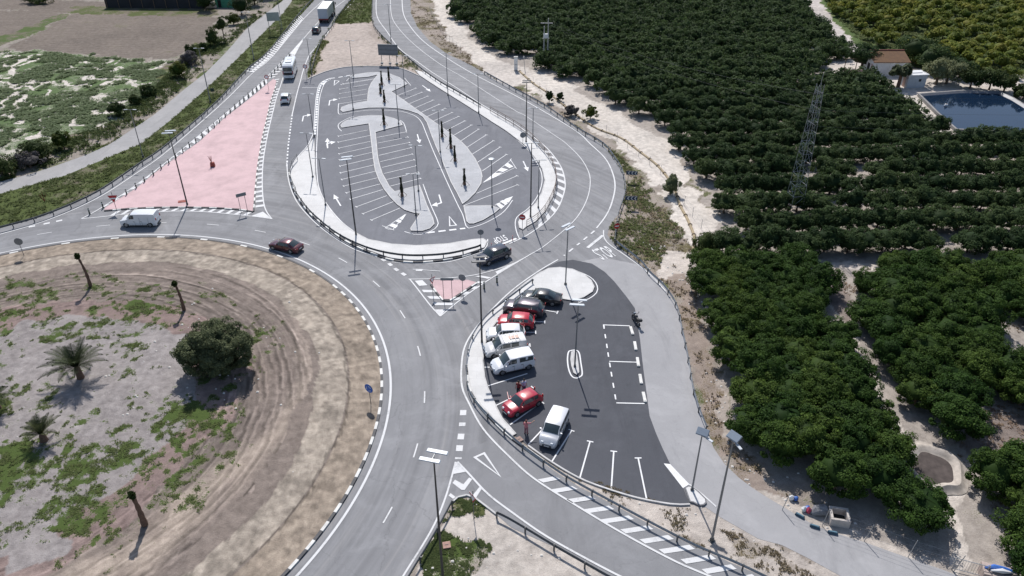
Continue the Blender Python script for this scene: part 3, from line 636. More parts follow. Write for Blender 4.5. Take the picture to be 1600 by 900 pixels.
# lower junction
line([(715,722),(732,740),(762,772),(800,801),(850,836),(910,870),(967,900),(1000,915)], .18, 'old')
line([(712,722),(697,775),(675,827),(632,897),(612,930)], .16, 'old')
dashes(ats([(724,641),(722,668),(718,700),(716,718)]), .95, .6, .6, 'old')
poly([(713,722),(728,737.5),(708.5,741)], 'old')
for a in ([(707,755),(711,750),(724,757),(733,746.5),(738,749),(726,766),(721,766)], [(701,775),(704,771),(712,777),(708,780)], [(738,775),(749,761.5),(753,764),(744,778)]): poly(a, 'old')
lx = [841,862,886,911,939,970,1000,1030,1064,1097,1130]; rx = [872,899,927,956,987,1017,1049,1082,1115,1147,1180]
for i in range(11):
    yy = 750+i*15.6; t_ = 1+i*.055
    poly([(lx[i]-1,yy-.4), (rx[i]-5,yy-5.5*t_), (rx[i]+4,yy-.8), (lx[i]+8,yy+4.6*t_)], 'old')
# top car park bays
LT = [(528.7,213),(528.3,222.3),(529.3,231.7),(529.7,240.8),(530.4,250.2),(531,259.7),(532,270.4),(533.8,280.8),(536.8,291.2),(541.2,301.6),(547.2,311.6),(556.7,323.5),(567,334.3),(580.3,344.3)]
LI = [(575,203.5),(578.5,212),(581,221),(581,230.5),(582,240),(583,249.5),(585,259.5),(587,268),(591,277.5),(596,287.5),(605,305.5),(614,315.5),(624,325),(0,0)]
LI = [(574,203),(577,212),(580,221),(581,230),(582,240),(583,249),(585,258),(588,267),(592,277),(598,292),(604,306),(614,316),(625,325)]
LE = [(574,203.5),(577,212),(580,220.5),(581,229),(581.5,238.5),(583,247.5),(584.5,258),(588,268),(592,278),(598,287.5),(605,306),(614,316),(625,325.5)]
for i, (x, y) in enumerate(LT[:10]): seg((x, y), (x+[46,50,51,51.5,51.5,52,52.5,53,55,56][i], y-[9.5,10.5,11,11.5,12,12.3,12.6,13,13.5,14.5][i]), .11, T=.55)
for a, b in (((547.2,311.6),(598,296.5)), ((556.7,323.5),(604.5,306)), ((567,334.3),(614.5,315.5)), ((580.3,344.3),(625,325.5))): seg(a, b, .11, T=.55)
for a, b in (((536,131),(585,123)), ((533,132.5),(584,124)), ((531,139.5),(575,132)), ((531,146.5),(574,139.5)), ((530,154),(573.5,147)), ((529.5,162.5),(573.5,155.5))): seg(a, b, .11, T=.5)
for a, b in (((635,206.3),(589,215)), ((637.5,214.5),(590,224)), ((640,223),(590.5,233)), ((642.5,231),(592,243)), ((644.5,241),(594,253)), ((647.5,250),(597,262)), ((650.5,259.5),(600,271.5)), ((654,269.5),(604,281)), ((657,279),(610,291))): seg(a, b, .11, T=.55)
for a, b in (((650,138),(621,149.5)), ((659,144.5),(629,156.5)), ((668.5,150.5),(638,163)), ((677,156.5),(646.5,169.7)), ((686.5,163.2),(656,176.7)), ((696,169.5),(665,183.5)), ((706.5,176),(675,190.5)), ((716.8,182.2),(687,195.5)), ((726.5,189),(697,204)), ((736.8,195.5),(708.5,212)), ((748,202),(719.5,221)), ((760,211),(730,230.5)), ((771,220),(738,241)), ((781.5,230),(746,254)), ((791.5,241.5),(753.5,267.5)), ((808,275),(744.5,302.5)), ((809,289),(725,321.5))): seg(a, b, .11, T=.55)
line([(755,285.5),(797.5,251),(799,248)], .1, n=1); line([(755,285.5),(805,262)], .1, n=1); seg((797,249), (807,264), .1); poly([(755,285.5),(772,271),(785,270),(775,276.5)])
for a in ([(777,267),(783,262.5),(794,265),(786,269)], [(788,258.5),(793,254.5),(802,260.5),(796,263)]): poly(a)
poly([(801.5,307),(790,311),(785,315),(795,317)]); poly([(786,313),(781,315),(790,321),(794,318)]); poly([(775,319),(780,317),(788,323),(782,326)]); line([(773,321),(801.5,307),(783,326.5)], .1, n=1)
line([(635,334),(601,357),(613,360),(635,334)], .1, n=1); poly([(635,334.5),(624,342),(629,344)]); 
for a in ([(618,346),(623,343),(628,345.5),(625,349)], [(608,353),(614,349.5),(622,353),(618,357)]): poly(a)
seg((597,353), (616,360), .1)
line([(590,165),(560,167)], .01, n=1)
line([(529,163),(528.5,175),(532,179),(556,175),(576,172.5),(600,172.5),(624,174),(640,178),(651,183),(659,192),(666,209),(674,229),(683,250),(700,288),(716,322),(723,336),(728,353),(732,357)], .12)
line([(534,205),(529,200),(530,193),(545,184.5),(553,182)], .12); line([(625,188),(631,193),(635,205)], .12)
line([(661,288),(672,318),(683,343),(684,352),(676,360),(660,366),(646,366),(632,362)], .12)
line([(732,357),(755,350),(785,333),(801,313)], .12)
dashes(ats([(668,364),(727,357)]), 1.15, .35, .38)
line([(632,122),(642,134)], .1, n=1)
dashes(curve([(514,123),(530,121),(551,117)]), 1.3, .5, .35)
line([(551,117),(541,127)], .1)
# divider of the bus bay
DV = curve([(514,124),(503,131),(497,150),(495,175),(493.5,195),(492,212)]); 
m_ = MB(); PD = resample(DV, 1.35)
for a, b in zip(PD, PD[1:]):
    d = b-a; c = (a+b)/2; MARK['new'].box((c.x, c.y, .075), (d.length*.72, .34, .12), math.atan2(d.y, d.x))
line([(514,123),(500,131),(494.5,150),(492,175),(490,205),(486,217),(479,230),(463,248),(451,271)], .12); line([(517,124),(507,131),(500,151),(497.5,175),(496,205),(494.5,240),(495.5,273),(499,295),(510,318),(532,345),(552,361)], .12)
poly([(514,123),(504,127),(500,133),(505,133)])
seg((472,137), (497,137), .12)
line([(675,130),(700,146),(720,158),(751,179),(790,204),(812,222),(830,240),(844,265),(847,283),(842,302),(833,317),(823,328),(809,338),(805,348),(807,362),(812,374)], .12)
line([(762,374),(761,384),(755,391),(750,394)], .12)
seg((767,388.5), (807,373), .38)
# car park edge and lower bays
for a, b, T in (((893,673),(862,722),.6), ((922,690),(906,747),.6), ((959,705.5),(955,765),.6), ((997,716),(1010,779),.6), ((846.7,628.7),(797,664),.6), ((849,670),(825,695.5),0), ((832.7,606),(775,634),.6), ((824,584),(763,603),.0), ((828,539.5),(768,542),.6), ((837,519.5),(766,520),.6), ((851,503.5),(775,501),.6), ((871,488.5),(800,476),.6), ((765,574),(757,574),0)): seg(a, b, .13, T=T)
poly([(1037,724.5),(1047,725.5),(1077,757),(1067,763)])
line([(1077,757),(1100,775),(1119,792)], .14, 'old', 1)
seg((943,508), (984,509.5), .14); seg((952,565), (998,566.5), .14); seg((963,630), (1007,631), .14)
dashes(ats([(943,508),(952,565),(963,630)]), 1.0, .65, .14); seg((943.2,507.5), (944,512), .14)
P = smooth(ats([(892,548),(900,547.5),(905,552),(907.5,567),(909.7,584),(906,589),(900,591),(893.5,588),(888.7,577.5),(886.7,563),(888,551)]), 5, True)
ribbon(MARK['new'], P, .14, mz(), closed=True)
line([(905,425),(922,433),(932,444),(933,456),(922,466),(905,473)], .12)
line([(560,161)], .1) if 0 else None
# arrows and give-way triangles
def arrow(tail, tip, k='new', bend=None):
    A, B = at(*tail), at(*tip); d = B-A; L = d.length; d.normalize(); n = Vector((-d.y, d.x, 0))
    if bend is None:
        P = [A-n*.1, A+d*(L*.62)-n*.1, A+d*(L*.62)-n*.42, B, A+d*(L*.62)+n*.42, A+d*(L*.62)+n*.1, A+n*.1]; z = mz(); MARK[k].add([(p.x, p.y, z) for p in P], [(0, 1, 5, 6), (2, 3, 4)])
    else:    # turn arrow: shaft then a head to one side (bend=+1 left, -1 right)
        s = n*bend; C = A+d*L*.62; z = mz()
        P = [A-n*.1, A+n*.1, C+n*.1, C-n*.1]; MARK[k].add([(p.x, p.y, z) for p in P], [(0, 1, 2, 3)])
        P = [C-d*.22-s*.1, C+d*.14-s*.1, C+d*.6+s*.75, C+d*.25+s*.75]; z = mz(); MARK[k].add([(p.x, p.y, z) for p in P], [(0, 1, 2, 3)])
        P = [C+d*1.1+s*.65, C-d*.35+s*.65, C+d*.55+s*1.5]; z = mz(); MARK[k].add([(p.x, p.y, z) for p in P], [(0, 1, 2)])
arrow((532.5,322), (521.5,304)); arrow((660,133.5), (673,143.5)); arrow((817.5,252), (825,268)); arrow((652,210), (656,224)); arrow((512,232), (511.5,216)); arrow((512,232), (510,221), bend=-1)
arrow((514,165), (516,153), bend=-1); arrow((472.5,190), (475,177), bend=-1); arrow((686,304.5), (692,325), bend=-1)
def triangle(a, b, c, wd=.2, k='new'): ribbon(MARK[k], ats([a, b, c]), wd, mz(), closed=True)
triangle((702,338.5), (713,352), (702.8,353.2)); triangle((523,126), (530,127), (522,133.5)); triangle((742,715), (756.5,708.5), (781,744), .22, 'old')
line([(650,422),(660,422.5)], .5, 'old', 1); line([(645,421),(688,424)], .12, 'old', 1)
prop(MARK['new'].build('road_marking', P_NEW), kind='structure'); prop(MARK['old'].build('road_marking', P_OLD), kind='structure')
def ground_text(txt, bl, br, tl, mat, z, bold=.02):
    """letters painted on the road: bl->br is the baseline, bl->tl the height"""
    cu = bpy.data.curves.new('road_lettering', 'FONT'); cu.body = txt; cu.size = 1; cu.offset = bold; cu.space_character = 1.12
    tmp = bpy.data.objects.new('tmp', cu); COL.objects.link(tmp); bpy.context.view_layer.update()
    me = bpy.data.meshes.new_from_object(tmp.evaluated_get(bpy.context.evaluated_depsgraph_get())); bpy.data.objects.remove(tmp)
    co = np.array([v.co[:] for v in me.vertices]); x0, x1 = co[:, 0].min(), co[:, 0].max(); y0, y1 = co[:, 1].min(), co[:, 1].max()
    A, B, C = at(*bl), at(*br), at(*tl)
    for v in me.vertices:
        p = A+(B-A)*((v.co.x-x0)/(x1-x0))+(C-A)*((v.co.y-y0)/(y1-y0)); v.co = (p.x, p.y, z)
    me.materials.append(mat); o = bpy.data.objects.new('road_lettering', me); COL.objects.link(o); prop(o, kind='structure')
ground_text('STOP', (787.5,367), (768.5,373.5), (794.5,375), P_NEW, .048)
ground_text('STOP', (942,407), (966,400), (923,391), P_OLD, .048)
# ---------------------------------------------------------------- guard rails and railings
def guardrail(label, px, zr=.62, step=2.0, mat=None, both=False, n=6, spacing_post=None):
    mat = mat or GALV
    P = resample(smooth(ats(px, zr), n), .5); P = [Vector((p.x, p.y, 0)) for p in P]
    o = thing('guard_rail', label, 'guard rail', P[0], 0, 'steel guard rails along the roads'); base = P[0]
    side = -.07; m = MB()
    prof = [(0, .78), (.05, .74), (.05, .69), (.0, .63), (.05, .57), (.05, .52), (0, .48)]
    n_ = len(P); lines = []
    offs = [offset([p-base for p in P], x, False) for x, _ in prof]
    vs = []; fs = []
    for j, (x, z) in enumerate(prof): vs += [(q.x, q.y, z) for q in offs[j]]
    for j in range(len(prof)-1):
        for i in range(n_-1): fs.append((j*n_+i, j*n_+i+1, (j+1)*n_+i+1, (j+1)*n_+i))
    m.add(vs, fs); m.build('rail', mat, o, sm=True)
    Q = resample(P, 2.6 if spacing_post is None else spacing_post); pm = MB(); pm.box((0, 0, .35), (.09, .12, .8)); pm.box((.08, 0, .63), (.14, .1, .2))
    first = None
    for i, p in enumerate(Q[:98]):
        d = Q[min(i+1, len(Q)-1)]-Q[max(i-1, 0)]
        if first is None: first = pm.build('post', GALV_DK, o); q = first
        else: q = first.copy(); COL.objects.link(q); q.parent = o
        q.location = p-base; q.rotation_euler = (0, 0, math.atan2(d.y, d.x)+math.pi/2)
    return o
guardrail('dark steel guard rail curving along the outer edge of the highway by the grass verge', [(496,-10),(470,18),(420,79),(385,109),(338,159),(260,226),(215,257),(150,300),(70,335),(0,355),(-50,368)], mat=GALV_DK)  # shade on this rail is put into its darker steel colour
guardrail('steel guard rail between the highway and the bare sandy plot', [(556,-10),(528,24),(519,40),(505,58),(495,80),(487,108)], mat=GALV_DK)
guardrail('steel guard rail along the inside of the right-hand road past the billboard', [(582,-8),(581,26),(587,44),(607,65),(625,79),(645,96),(665,112),(690,129),(710,140),(750,163)], mat=GALV_DK)
guardrail('steel guard rail on the outside of the long bend above the sandy track', [(757,112),(800,136),(850,163),(900,198),(942,223),(960,245),(972,265),(977,289),(975,306),(966,334),(960,374)])
guardrail('steel guard rail along the outside of the service road by the orchard', [(963,377),(1000,406),(1015,424),(1037,445),(1057,476),(1066,514),(1075,556),(1082,599),(1092,636),(1104,666)])
guardrail('steel guard rail on the pavement round the lower end of the upper car park', [(462,300),(482,327),(512,354),(540,372),(575,387),(612,396),(650,399),(700,396),(740,387),(751,383)], mat=GALV_DK)
guardrail('long steel guard rail between the junction road and the lower car park', [(832,437),(800,461),(762,491),(740,520),(731,544),(728,574),(732,607),(750,635),(787,671),(825,703),(875,738),(907,757),(955,783),(1020,818),(1087,852),(1155,881),(1215,910)])
guardrail('steel guard rail on the right side of the sandy triangle at the bottom', [(776,801),(800,813),(867,853),(932,890),(965,908)], mat=GALV_DK)
guardrail('steel guard rail on the left side of the sandy triangle at the bottom', [(706,783),(690,813),(670,848),(640,897),(628,920)], mat=GALV_DK)
def tuberail(label, px, mat, hgt=1.0, step=2.6):
    P = resample(smooth(ats(px, .15), 6), .6); base = P[0].copy(); o = thing('railing', label, 'railing', base, 0)
    m = MB(); m.tube([p-base+Vector((0, 0, hgt)) for p in P], .045, 6); m.build('handrail', mat, o, True)
    for z, r in ((hgt*.66, .022), (hgt*.34, .022)):
        m = MB(); m.tube([p-base+Vector((0, 0, z)) for p in P], r, 5); m.build('rail', mat, o, True)
    f = None
    for p in resample(P, step):
        if f is None: m = MB(); m.tube([(0, 0, 0), (0, 0, hgt)], .04, 6); f = m.build('post', mat, o); q = f
        else: q = f.copy(); COL.objects.link(q); q.parent = o
        q.location = p-base
tuberail('brown tubular railing on the pale pavement beside the bend of the right road', [(766,175),(800,194.5),(820,208),(841,228),(856,246),(866,266),(869,285),(865,304),(853,328),(839,344),(823,354)], BROWNM)
tuberail('short grey railing at the upper left of the white pavement wedge', [(465,250),(456,262),(454,276),(458,292),(463,302)], GALV_DK)

# ---------------------------------------------------------------- street lamps
def lamp(kind, h, dark=False):
    o = thing('street_lamp', 'slim street lamp', 'street lamp', group='street lamps around the junction and car parks')
    m = MB(); m.tube([(0, 0, 0), (0, 0, h*.5), (0, 0, h)], [.11 if h > 9 else .085, .09 if h > 9 else .07, .05], 8); m.build('pole', POLE_DK if dark else POLE, o, True)
    m = MB(); m.box((0, 0, .03), (.42, .42, .06)); m.box((0, 0, .2), (.24, .24, .34)); m.build('base_plate', GALV_DK, o)
    if kind == 'double':
        m = MB(); m.tube([(0, -.55, h+.05), (0, .55, h+.05)], .04, 6); m.build('crossarm', POLE, o)
        for s in (-1, 1):
            m = MB(); m.box((.12*s, .42*s, h+.1), (1.5, .34, .09), 0, 0, 0, 0, .92); hd = m.build('lamp_head', POLE_DK if h == 10.4 else HEAD_W, o, bevel=.02)
            m = MB(); m.box((.12*s, .42*s, h+.045), (1.3, .26, .02)); m.build('diffuser', WHITEP, hd)
    elif kind == 'tee':
        m = MB(); m.tube([(-.62, 0, h), (.62, 0, h)], .03, 6); m.build('crossarm', POLE, o)
        for s in (-1, 1):
            m = MB(); m.box((.7*s, 0, h+.03), (.62, .2, .07), 0, 0, 0, .06*s, .9); hd = m.build('lamp_head', HEAD, o, bevel=.015)
            m = MB(); m.box((.7*s, 0, h-.012), (.45, .15, .015), 0, 0, 0, .06*s); m.build('diffuser', WHITEP, hd)
    elif kind == 'disc':
        m = MB(); m.tube([(0, 0, h-.1), (0, 0, h+.05), (0, 0, h+.12)], [.4, .42, .2], 16); hd = m.build('lamp_head', HEAD, o, True)
        m = MB(); m.tube([(0, 0, h-.13), (0, 0, h-.101)], [.33, .35], 16); m.build('diffuser', WHITEP, hd)
    else:
        m = MB(); m.box((0, 0, h+.12), (.95, .62, .06), 0, 0, R(28)); m.build('solar_panel', SOLAR, o, bevel=.01)
        m = MB(); m.box((0, 0, h+.075), (.99, .66, .03), 0, 0, R(28)); m.build('panel_frame', HEAD, o)
        m = MB(); m.tube([(0, 0, h-.35), (.5, -.2, h-.25)], .03, 6); m.build('arm', POLE, o)
        m = MB(); m.box((.7, -.28, h-.22), (.6, .22, .08), -.35, 0); m.build('lamp_head', HEAD, o, bevel=.015)
    return o
PROT = {}
def put_lamp(kind, h, base, rz, label, dark=False):
    k = (kind, h, dark)
    if k not in PROT: o = PROT[k] = lamp(kind, h, dark)
    else: o = copy_tree(PROT[k])
    loc = at(*base) if abs(base[0]) > 200 or abs(base[1]) > 215 else Vector((base[0], base[1], 0)); place(o, loc, rz, label); return o
put_lamp('double', 11, (293,321), .15, 'tall double-headed street lamp standing on the pink island above the white van', True)
put_lamp('double', 11, (556.5,368), .3, 'tall double-headed street lamp on the lower left kerb of the upper car park', True)
put_lamp('double', 10.4, (753,536), .1, 'tall double-headed street lamp on the pavement left of the row of parked cars', True)
put_lamp('double', 13.4, (693,915), -.25, 'tall double-headed street lamp rising from the green patch of the bottom triangle', True)
put_lamp('double', 7.9, (883.5,446), .75, 'double-headed street lamp on the rounded pale pavement above the black parked car')
put_lamp('double', 8.0, (898,574), -.1, 'double-headed street lamp on the small oval island in the lower car park')
put_lamp('solar', 6.7, (1081,767), -.5, 'shorter solar street lamp on the small kerbed island of the lower car park')
put_lamp('solar', 11.2, (1112,845), -.9, 'tall solar street lamp on the gravel strip beside the bottom slip road')
put_lamp('tee', 10.2, (397,94), 0, 'slim street lamp on the grass verge level with the sandy highway plot')
put_lamp('tee', 10.2, (329,160), 0, 'slim street lamp on the verge level with the upper tip of the pink island')
put_lamp('tee', 8, (224,246), 0, 'slim street lamp on the grass verge just where the path starts to bend')
put_lamp('tee', 9, (441,46), 0, 'slim street lamp by the pale sign panel near the top of the path')
for (b, h, l) in (((552.5,121),7.5,'slim lamp at the top edge of the upper car park beside the sandy plot'), ((487.5,117),7.4,'slim lamp at the entry corner of the bus bay lane'), ((623,195),7.3,'slim lamp beside the rounded tip of the inner parking island'),
    ((552,172),6.2,'slim lamp between the top left bays of the upper car park'), ((632,136),6.2,'slim lamp at the tip of the top paved island near the billboard'), ((700,149),8.2,'slim lamp at the outer kerb just right of the down-pointing arrow'),
    ((748,177),7.3,'slim lamp at the outer kerb beside the start of the brown railing'), ((688,239),7.2,'slim lamp on the narrow left side of the leaf-shaped island'), ((654,300),7.3,'slim lamp on the kerb just above the lower block of the inner parking island'),
    ((650,336),6.2,'slim lamp on the lower block of the inner parking island'), ((489,278),7.2,'slim lamp on the wide white pavement wedge'), ((509,322),7.3,'slim lamp on the white pavement near the straight arrow'),
    ((491,214),7.5,'slim lamp at the tip of the white pavement wedge beside the divider'), ((611,64),8.3,'slim lamp on the guard rail behind the billboard')):
    put_lamp('tee', h if h > 7 else 6.2, b, random.uniform(-.15, .15), l)
put_lamp('disc', 7.5, (769,325), 0, 'round-headed lamp at the corner of the triangular paved island')
put_lamp('double', 10.4, (822,223), .2, 'double-headed street lamp beside the dark round sign behind the brown railing', True)
put_lamp('tee', 11, (829,340), .1, 'tallest slim mast on the pale pavement near the end of the brown railing', True)
put_lamp('tee', 5.4, (832.5,217), .1, 'short slim lamp just outside the brown railing at the car park edge')
put_lamp('tee', 7.4, (841,326), .1, 'slim lamp on the pale pavement inside the lower curve of the brown railing')
put_lamp('tee', 7.4, (606.5,196), .1, 'slim lamp on the rounded cap of the inner parking island') if 0 else None

# ---------------------------------------------------------------- signs
def post_sign(name, label, base, h, build, tilt=0, rz=0, poles=(0,), r=.035, group=None):
    o = thing(name, label, 'road sign', at(*base), rz, group)
    for x in poles:
        m = MB(); m.tube([(x, .03, 0), (x, .03, h)], r, 6); m.build('post', GALV_DK, o)
    build(o, h); return o
def disc(o, h, r, face, rim=None, z=None, front=-.01, ring=None):
    z = z if z is not None else h-r
    m = MB(); m.tube([(0, .0, z), (0, .02, z)], r, 20); m.build('plate', SIGN_BACK, o)
    if face:
        m = MB(); m.tube([(0, -.012, z), (0, -.002, z)], r*.97, 20); m.build('face', face, o)
    if ring:
        m = MB(); m.tube([(0, -.02, z), (0, -.013, z)], r*.7, 20); m.build('inner_disc', ring, o)
def tri(o, h, s, face=SIGN_RED, inner=SIGN_WHITE, down=True):
    z = h-s*.9; k = 1 if down else -1; T = [(-s*.5, z+s*.43*k), (s*.5, z+s*.43*k), (0, z-s*.43*k)]
    def prism(y0, y1, f, nm, mt):
        c = (0, z+s*.14*k); P = [(x*f, c[1]+(q-c[1])*f) for x, q in T]; m = MB()
        m.add([(x, y0, q) for x, q in P]+[(x, y1, q) for x, q in P], [(0, 1, 2), (5, 4, 3), (0, 3, 4, 1), (1, 4, 5, 2), (2, 5, 3, 0)]); m.build(nm, mt, o)
    prism(0, .02, 1, 'plate', SIGN_BACK)
    if face: prism(-.012, -.002, .97, 'face', face)
    if inner: prism(-.022, -.013, .66, 'inner_triangle', inner)
def noentry(o, h):
    disc(o, h, .55, SIGN_RED); m = MB(); m.box((0, -.022, h-.55), (.8, .012, .2)); m.build('bar', SIGN_WHITE, o)
def yieldplus(o, h):
    tri(o, h+.1, 1.35, SIGN_RED, None); m = MB(); m.box((0, -.022, h-1.0), (.74, .012, .2)); m.build('bar', SIGN_WHITE, o)
post_sign('no_entry_sign', 'red no entry sign with a white bar at the lower tip of the pink island', (183,331), 3.1, yieldplus, rz=.1)
post_sign('speed_limit_sign', 'round white sign with a red ring at the upper end of the pink island', (420,141), 3.1, lambda o, h: disc(o, h, .45, SIGN_RED, ring=SIGN_WHITE), rz=0)
post_sign('speed_limit_sign', 'round red-ringed sign at the corner where the car park lane begins', (479.5,124), 3.1, lambda o, h: disc(o, h, .45, SIGN_RED, ring=SIGN_WHITE), rz=0)
def board(w_, hh, face, back=SIGN_BACK):
    def f(o, h):
        m = MB(); m.box((0, 0, h-hh/2), (w_, .05, hh)); m.build('panel', back, o, bevel=.01)
        if face: m = MB(); m.box((0, -.03, h-hh/2), (w_*.97, .006, hh*.94)); m.build('face', face, o)
    return f
post_sign('direction_sign', 'grey direction panel on two posts at the corner of the pink island', (382,331), 2.9, board(1.4, .5, None), rz=.6, poles=(-.45, .45))
post_sign('direction_sign', 'grey direction panel on two posts on the small pink splitter island', (700,467), 2.9, board(1.5, .35, None), rz=0, poles=(-.5, .5))
post_sign('round_sign_back', 'grey back of a round sign on its post at the far left of the roundabout', (38,401), 2.7, lambda o, h: disc(o, h, .5, None), rz=.2)
post_sign('round_sign_back', 'grey back of a round sign on the right of the small pink splitter island', (723,459), 2.7, lambda o, h: disc(o, h, .45, None), rz=-.3)
post_sign('round_sign_back', 'grey back of a round sign on the tip of the pavement by the STOP lettering', (751.5,386), 2.6, lambda o, h: disc(o, h, .4, None), rz=0)
post_sign('round_sign_back', 'dark round sign on a post behind the brown railing', (817,226), 2.2, lambda o, h: disc(o, h, .5, None), rz=.2)
post_sign('yield_sign', 'red and white give way triangle on the left of the small pink splitter island', (677,461), 2.9, lambda o, h: tri(o, h, 1.0), rz=.9)
post_sign('yield_sign', 'red give way triangle at the apex of the sandy triangle at the bottom', (740,812), 3.4, lambda o, h: tri(o, h, 1.05), rz=-.95)
def bluearrows(o, h):
    disc(o, h, .5, SIGN_BLUE)
    for k in range(3):
        a0 = k*2.094+.4; m = MB(); z = h-.5
        P = [(math.cos(a0+i*.22)*.27, -.02, z+math.sin(a0+i*.22)*.27) for i in range(6)]; m.tube(P, [.03]*5+[.07], 6); m.build('arrow', SIGN_WHITE, o)
post_sign('roundabout_sign', 'round blue sign with white circling arrows on the earth bank of the roundabout', (579.5,633), 2.6, bluearrows, rz=-.55)
post_sign('roundabout_sign', 'round blue sign half cut off at the bottom edge of the roundabout', (392,935), 2.4, bluearrows, rz=-.9)
def octo(o, h):
    z = h-.42
    for r_, y0, y1, mt, nm in ((.45, 0, .02, SIGN_BACK, 'plate'), (.44, -.012, -.002, SIGN_RED, 'face')):
        m = MB(); m.tube([(0, y0, z), (0, y1, z)], r_, 8); m.build(nm, mt, o)
    m = MB(); m.box((0, -.018, z), (.55, .008, .14)); m.build('word_band', SIGN_WHITE, o)
post_sign('stop_sign', 'red stop sign on the rounded pavement end of the upper car park', (816,362), 2.6, octo, rz=-.2)
post_sign('stop_sign', 'red octagonal stop sign behind the guard rail above the large STOP lettering', (962,377), 2.7, octo, rz=.3)
def chevrons(o, h):
    m = MB(); m.box((0, 0, h-.35), (1.7, .05, .6)); m.build('panel', NAVY, o)
    for k in range(3):
        x = -.5+k*.5; m = MB(); z = h-.35
        m.add([(x+.12, -.03, z+.26), (x-.1, -.03, z), (x+.12, -.03, z-.26), (x+.26, -.03, z-.26), (x+.04, -.03, z), (x+.26, -.03, z+.26)], [(0, 1, 4, 5), (1, 2, 3, 4)]); m.build('chevron', SIGN_WHITE, o)
post_sign('chevron_sign', 'navy chevron board on two posts behind the upper part of the bend guard rail', (986,285), 1.9, chevrons, rz=-.1, poles=(-.5, .5))
post_sign('chevron_sign', 'navy chevron board on two posts behind the bend guard rail, just above the stop sign', (985,325), 1.9, chevrons, rz=-.05, poles=(-.5, .5))
post_sign('small_sign', 'small dark sign standing on the grass verge near the path', (334,152), 1.8, board(.7, .7, None, GREENP), rz=.3)
# red bollards by the stop line
o = None
for b, l in (((768,388),'short red flexible post at the left end of the stop line'), ((783,384),'short red flexible post in the middle of the stop line'), ((801,376),'short red flexible post at the right end of the stop line')):
    if o is None:
        o = thing('flexible_post', l, 'bollard', group='red posts along the stop line'); m = MB(); m.tube([(0, 0, 0), (0, 0, .75)], .05, 8); m.build('tube', SIGN_RED, o); m = MB(); m.tube([(0, 0, .5), (0, 0, .62)], .054, 8); m.build('band', WHITEP, o); q = o
    else: q = copy_tree(o)
    place(q, at(*b), 0, l)
# green delineators along the pink island
dl = [(141,332),(162,322),(199,302),(214,292),(227,282),(241,272),(253,262),(265,254),(276,245),(287,236),(297,227),(307,220),(317,212),(327,204),(336,197),(344,189),(353,181),(361,174),(368,167),(376,161),(382,155),(389,149),(396,143),(402,139),(408,134),(414,128),(425,117),(430,111),(435,106),(440,101),(445,95),(449,91),(453,86),(757,448),(777,438)]
p0 = None
for i, b in enumerate(dl):
    if p0 is None:
        p0 = thing('delineator_post', '', 'delineator'); m = MB(); m.tube([(0, 0, 0), (0, 0, .95)], .1, 8); m.build('tube', GREENP, p0, True); m = MB(); m.tube([(0, 0, .7), (0, 0, .8)], .105, 8); m.build('band', WHITEP, p0); m = MB(); m.tube([(0, 0, 0), (0, 0, .05)], .15, 8); m.build('foot', GREENP, p0); q = p0
    else: q = copy_tree(p0)
    place(q, at(b[0]-.5, b[1]+3), 0)
    if i < 33: q['label'] = 'dark green delineator post in the line along the left edge of the pink island'; q['group'] = 'dark delineator posts beside the pink island'
    else: q['label'] = ('dark delineator post on the hatched nose right of the small pink island', 'dark delineator post just below the navy car on the road')[i-33]; q['group'] = 'delineator posts on the splitter nose'
# billboards
o = thing('billboard', 'large dark grey billboard seen from behind on three posts above the upper car park', 'billboard', at(608, 100), R(-5))
m = MB(); m.box((0, 0, 3.05), (4.3, .16, 2.35)); m.build('panel', SIGN_BACK, o, bevel=.02)
m = MB()
for z in (2.2, 3.05, 3.9): m.box((0, -.1, z), (4.2, .05, .08))
m.build('crossbar', GALV_DK, o)
for x in (-1.6, .2, 1.7):
    m = MB(); m.box((x, .12, 1.9), (.1, .1, 3.8)); m.build('post', GALV_DK, o); m = MB(); m.box((x, .12, .15), (.5, .5, .3)); m.build('footing', CONC, o, bevel=.02)
o = thing('billboard', 'pale sign panel on two posts on the verge beside the top of the path', 'billboard', at(431, 53), R(12))
m = MB(); m.box((0, 0, 4.1), (2.9, .12, 2.0)); m.build('panel', simple('pale_panel', (.30, .34, .34), .5, .2, .08, 2), o, bevel=.02)
for x in (-1.3, 1.3): m = MB(); m.box((x, .1, 2.5), (.1, .1, 5)); m.build('post', GALV_DK, o)
m = MB(); m.box((-1.46, -.02, 4.1), (.06, .16, 2.1)); m.build('edge_profile', GALV_DK, o)

# ---------------------------------------------------------------- fences of thin posts
def wirefence(label, px, h=1.6, step=3.2, lean=0, wires=(.4, .9, 1.4), mat=GALV, r=.03):
    P = resample(smooth(ats(px), 4), step); b = P[0].copy(); o = thing('wire_fence', label, 'fence', b, 0); f = None
    for i, p in enumerate(P[:100]):
        if f is None: m = MB(); m.tube([(0, 0, 0), (lean, 0, h)], r, 6); f = m.build('post', mat, o); q = f
        else: q = f.copy(); COL.objects.link(q); q.parent = o
        q.location = p-b; q.rotation_euler = (random.uniform(-.04, .04), random.uniform(-.04, .04), 0)
    for z in wires: m = MB(); m.tube([p-b+Vector((lean*z/h, 0, z)) for p in P], .008, 4); m.build('wire', mat, o)
wirefence('thin post and wire fence along the sandy track beside the bend', [(672,18),(690,50),(720,82)], 1.5)
wirefence('thin post and wire fence between the dry bank and the sandy track', [(833,132),(880,170),(945,207),(985,235),(1020,262),(1050,290),(1068,320),(1090,350),(1108,378),(1128,400)], 1.5, 3.6)
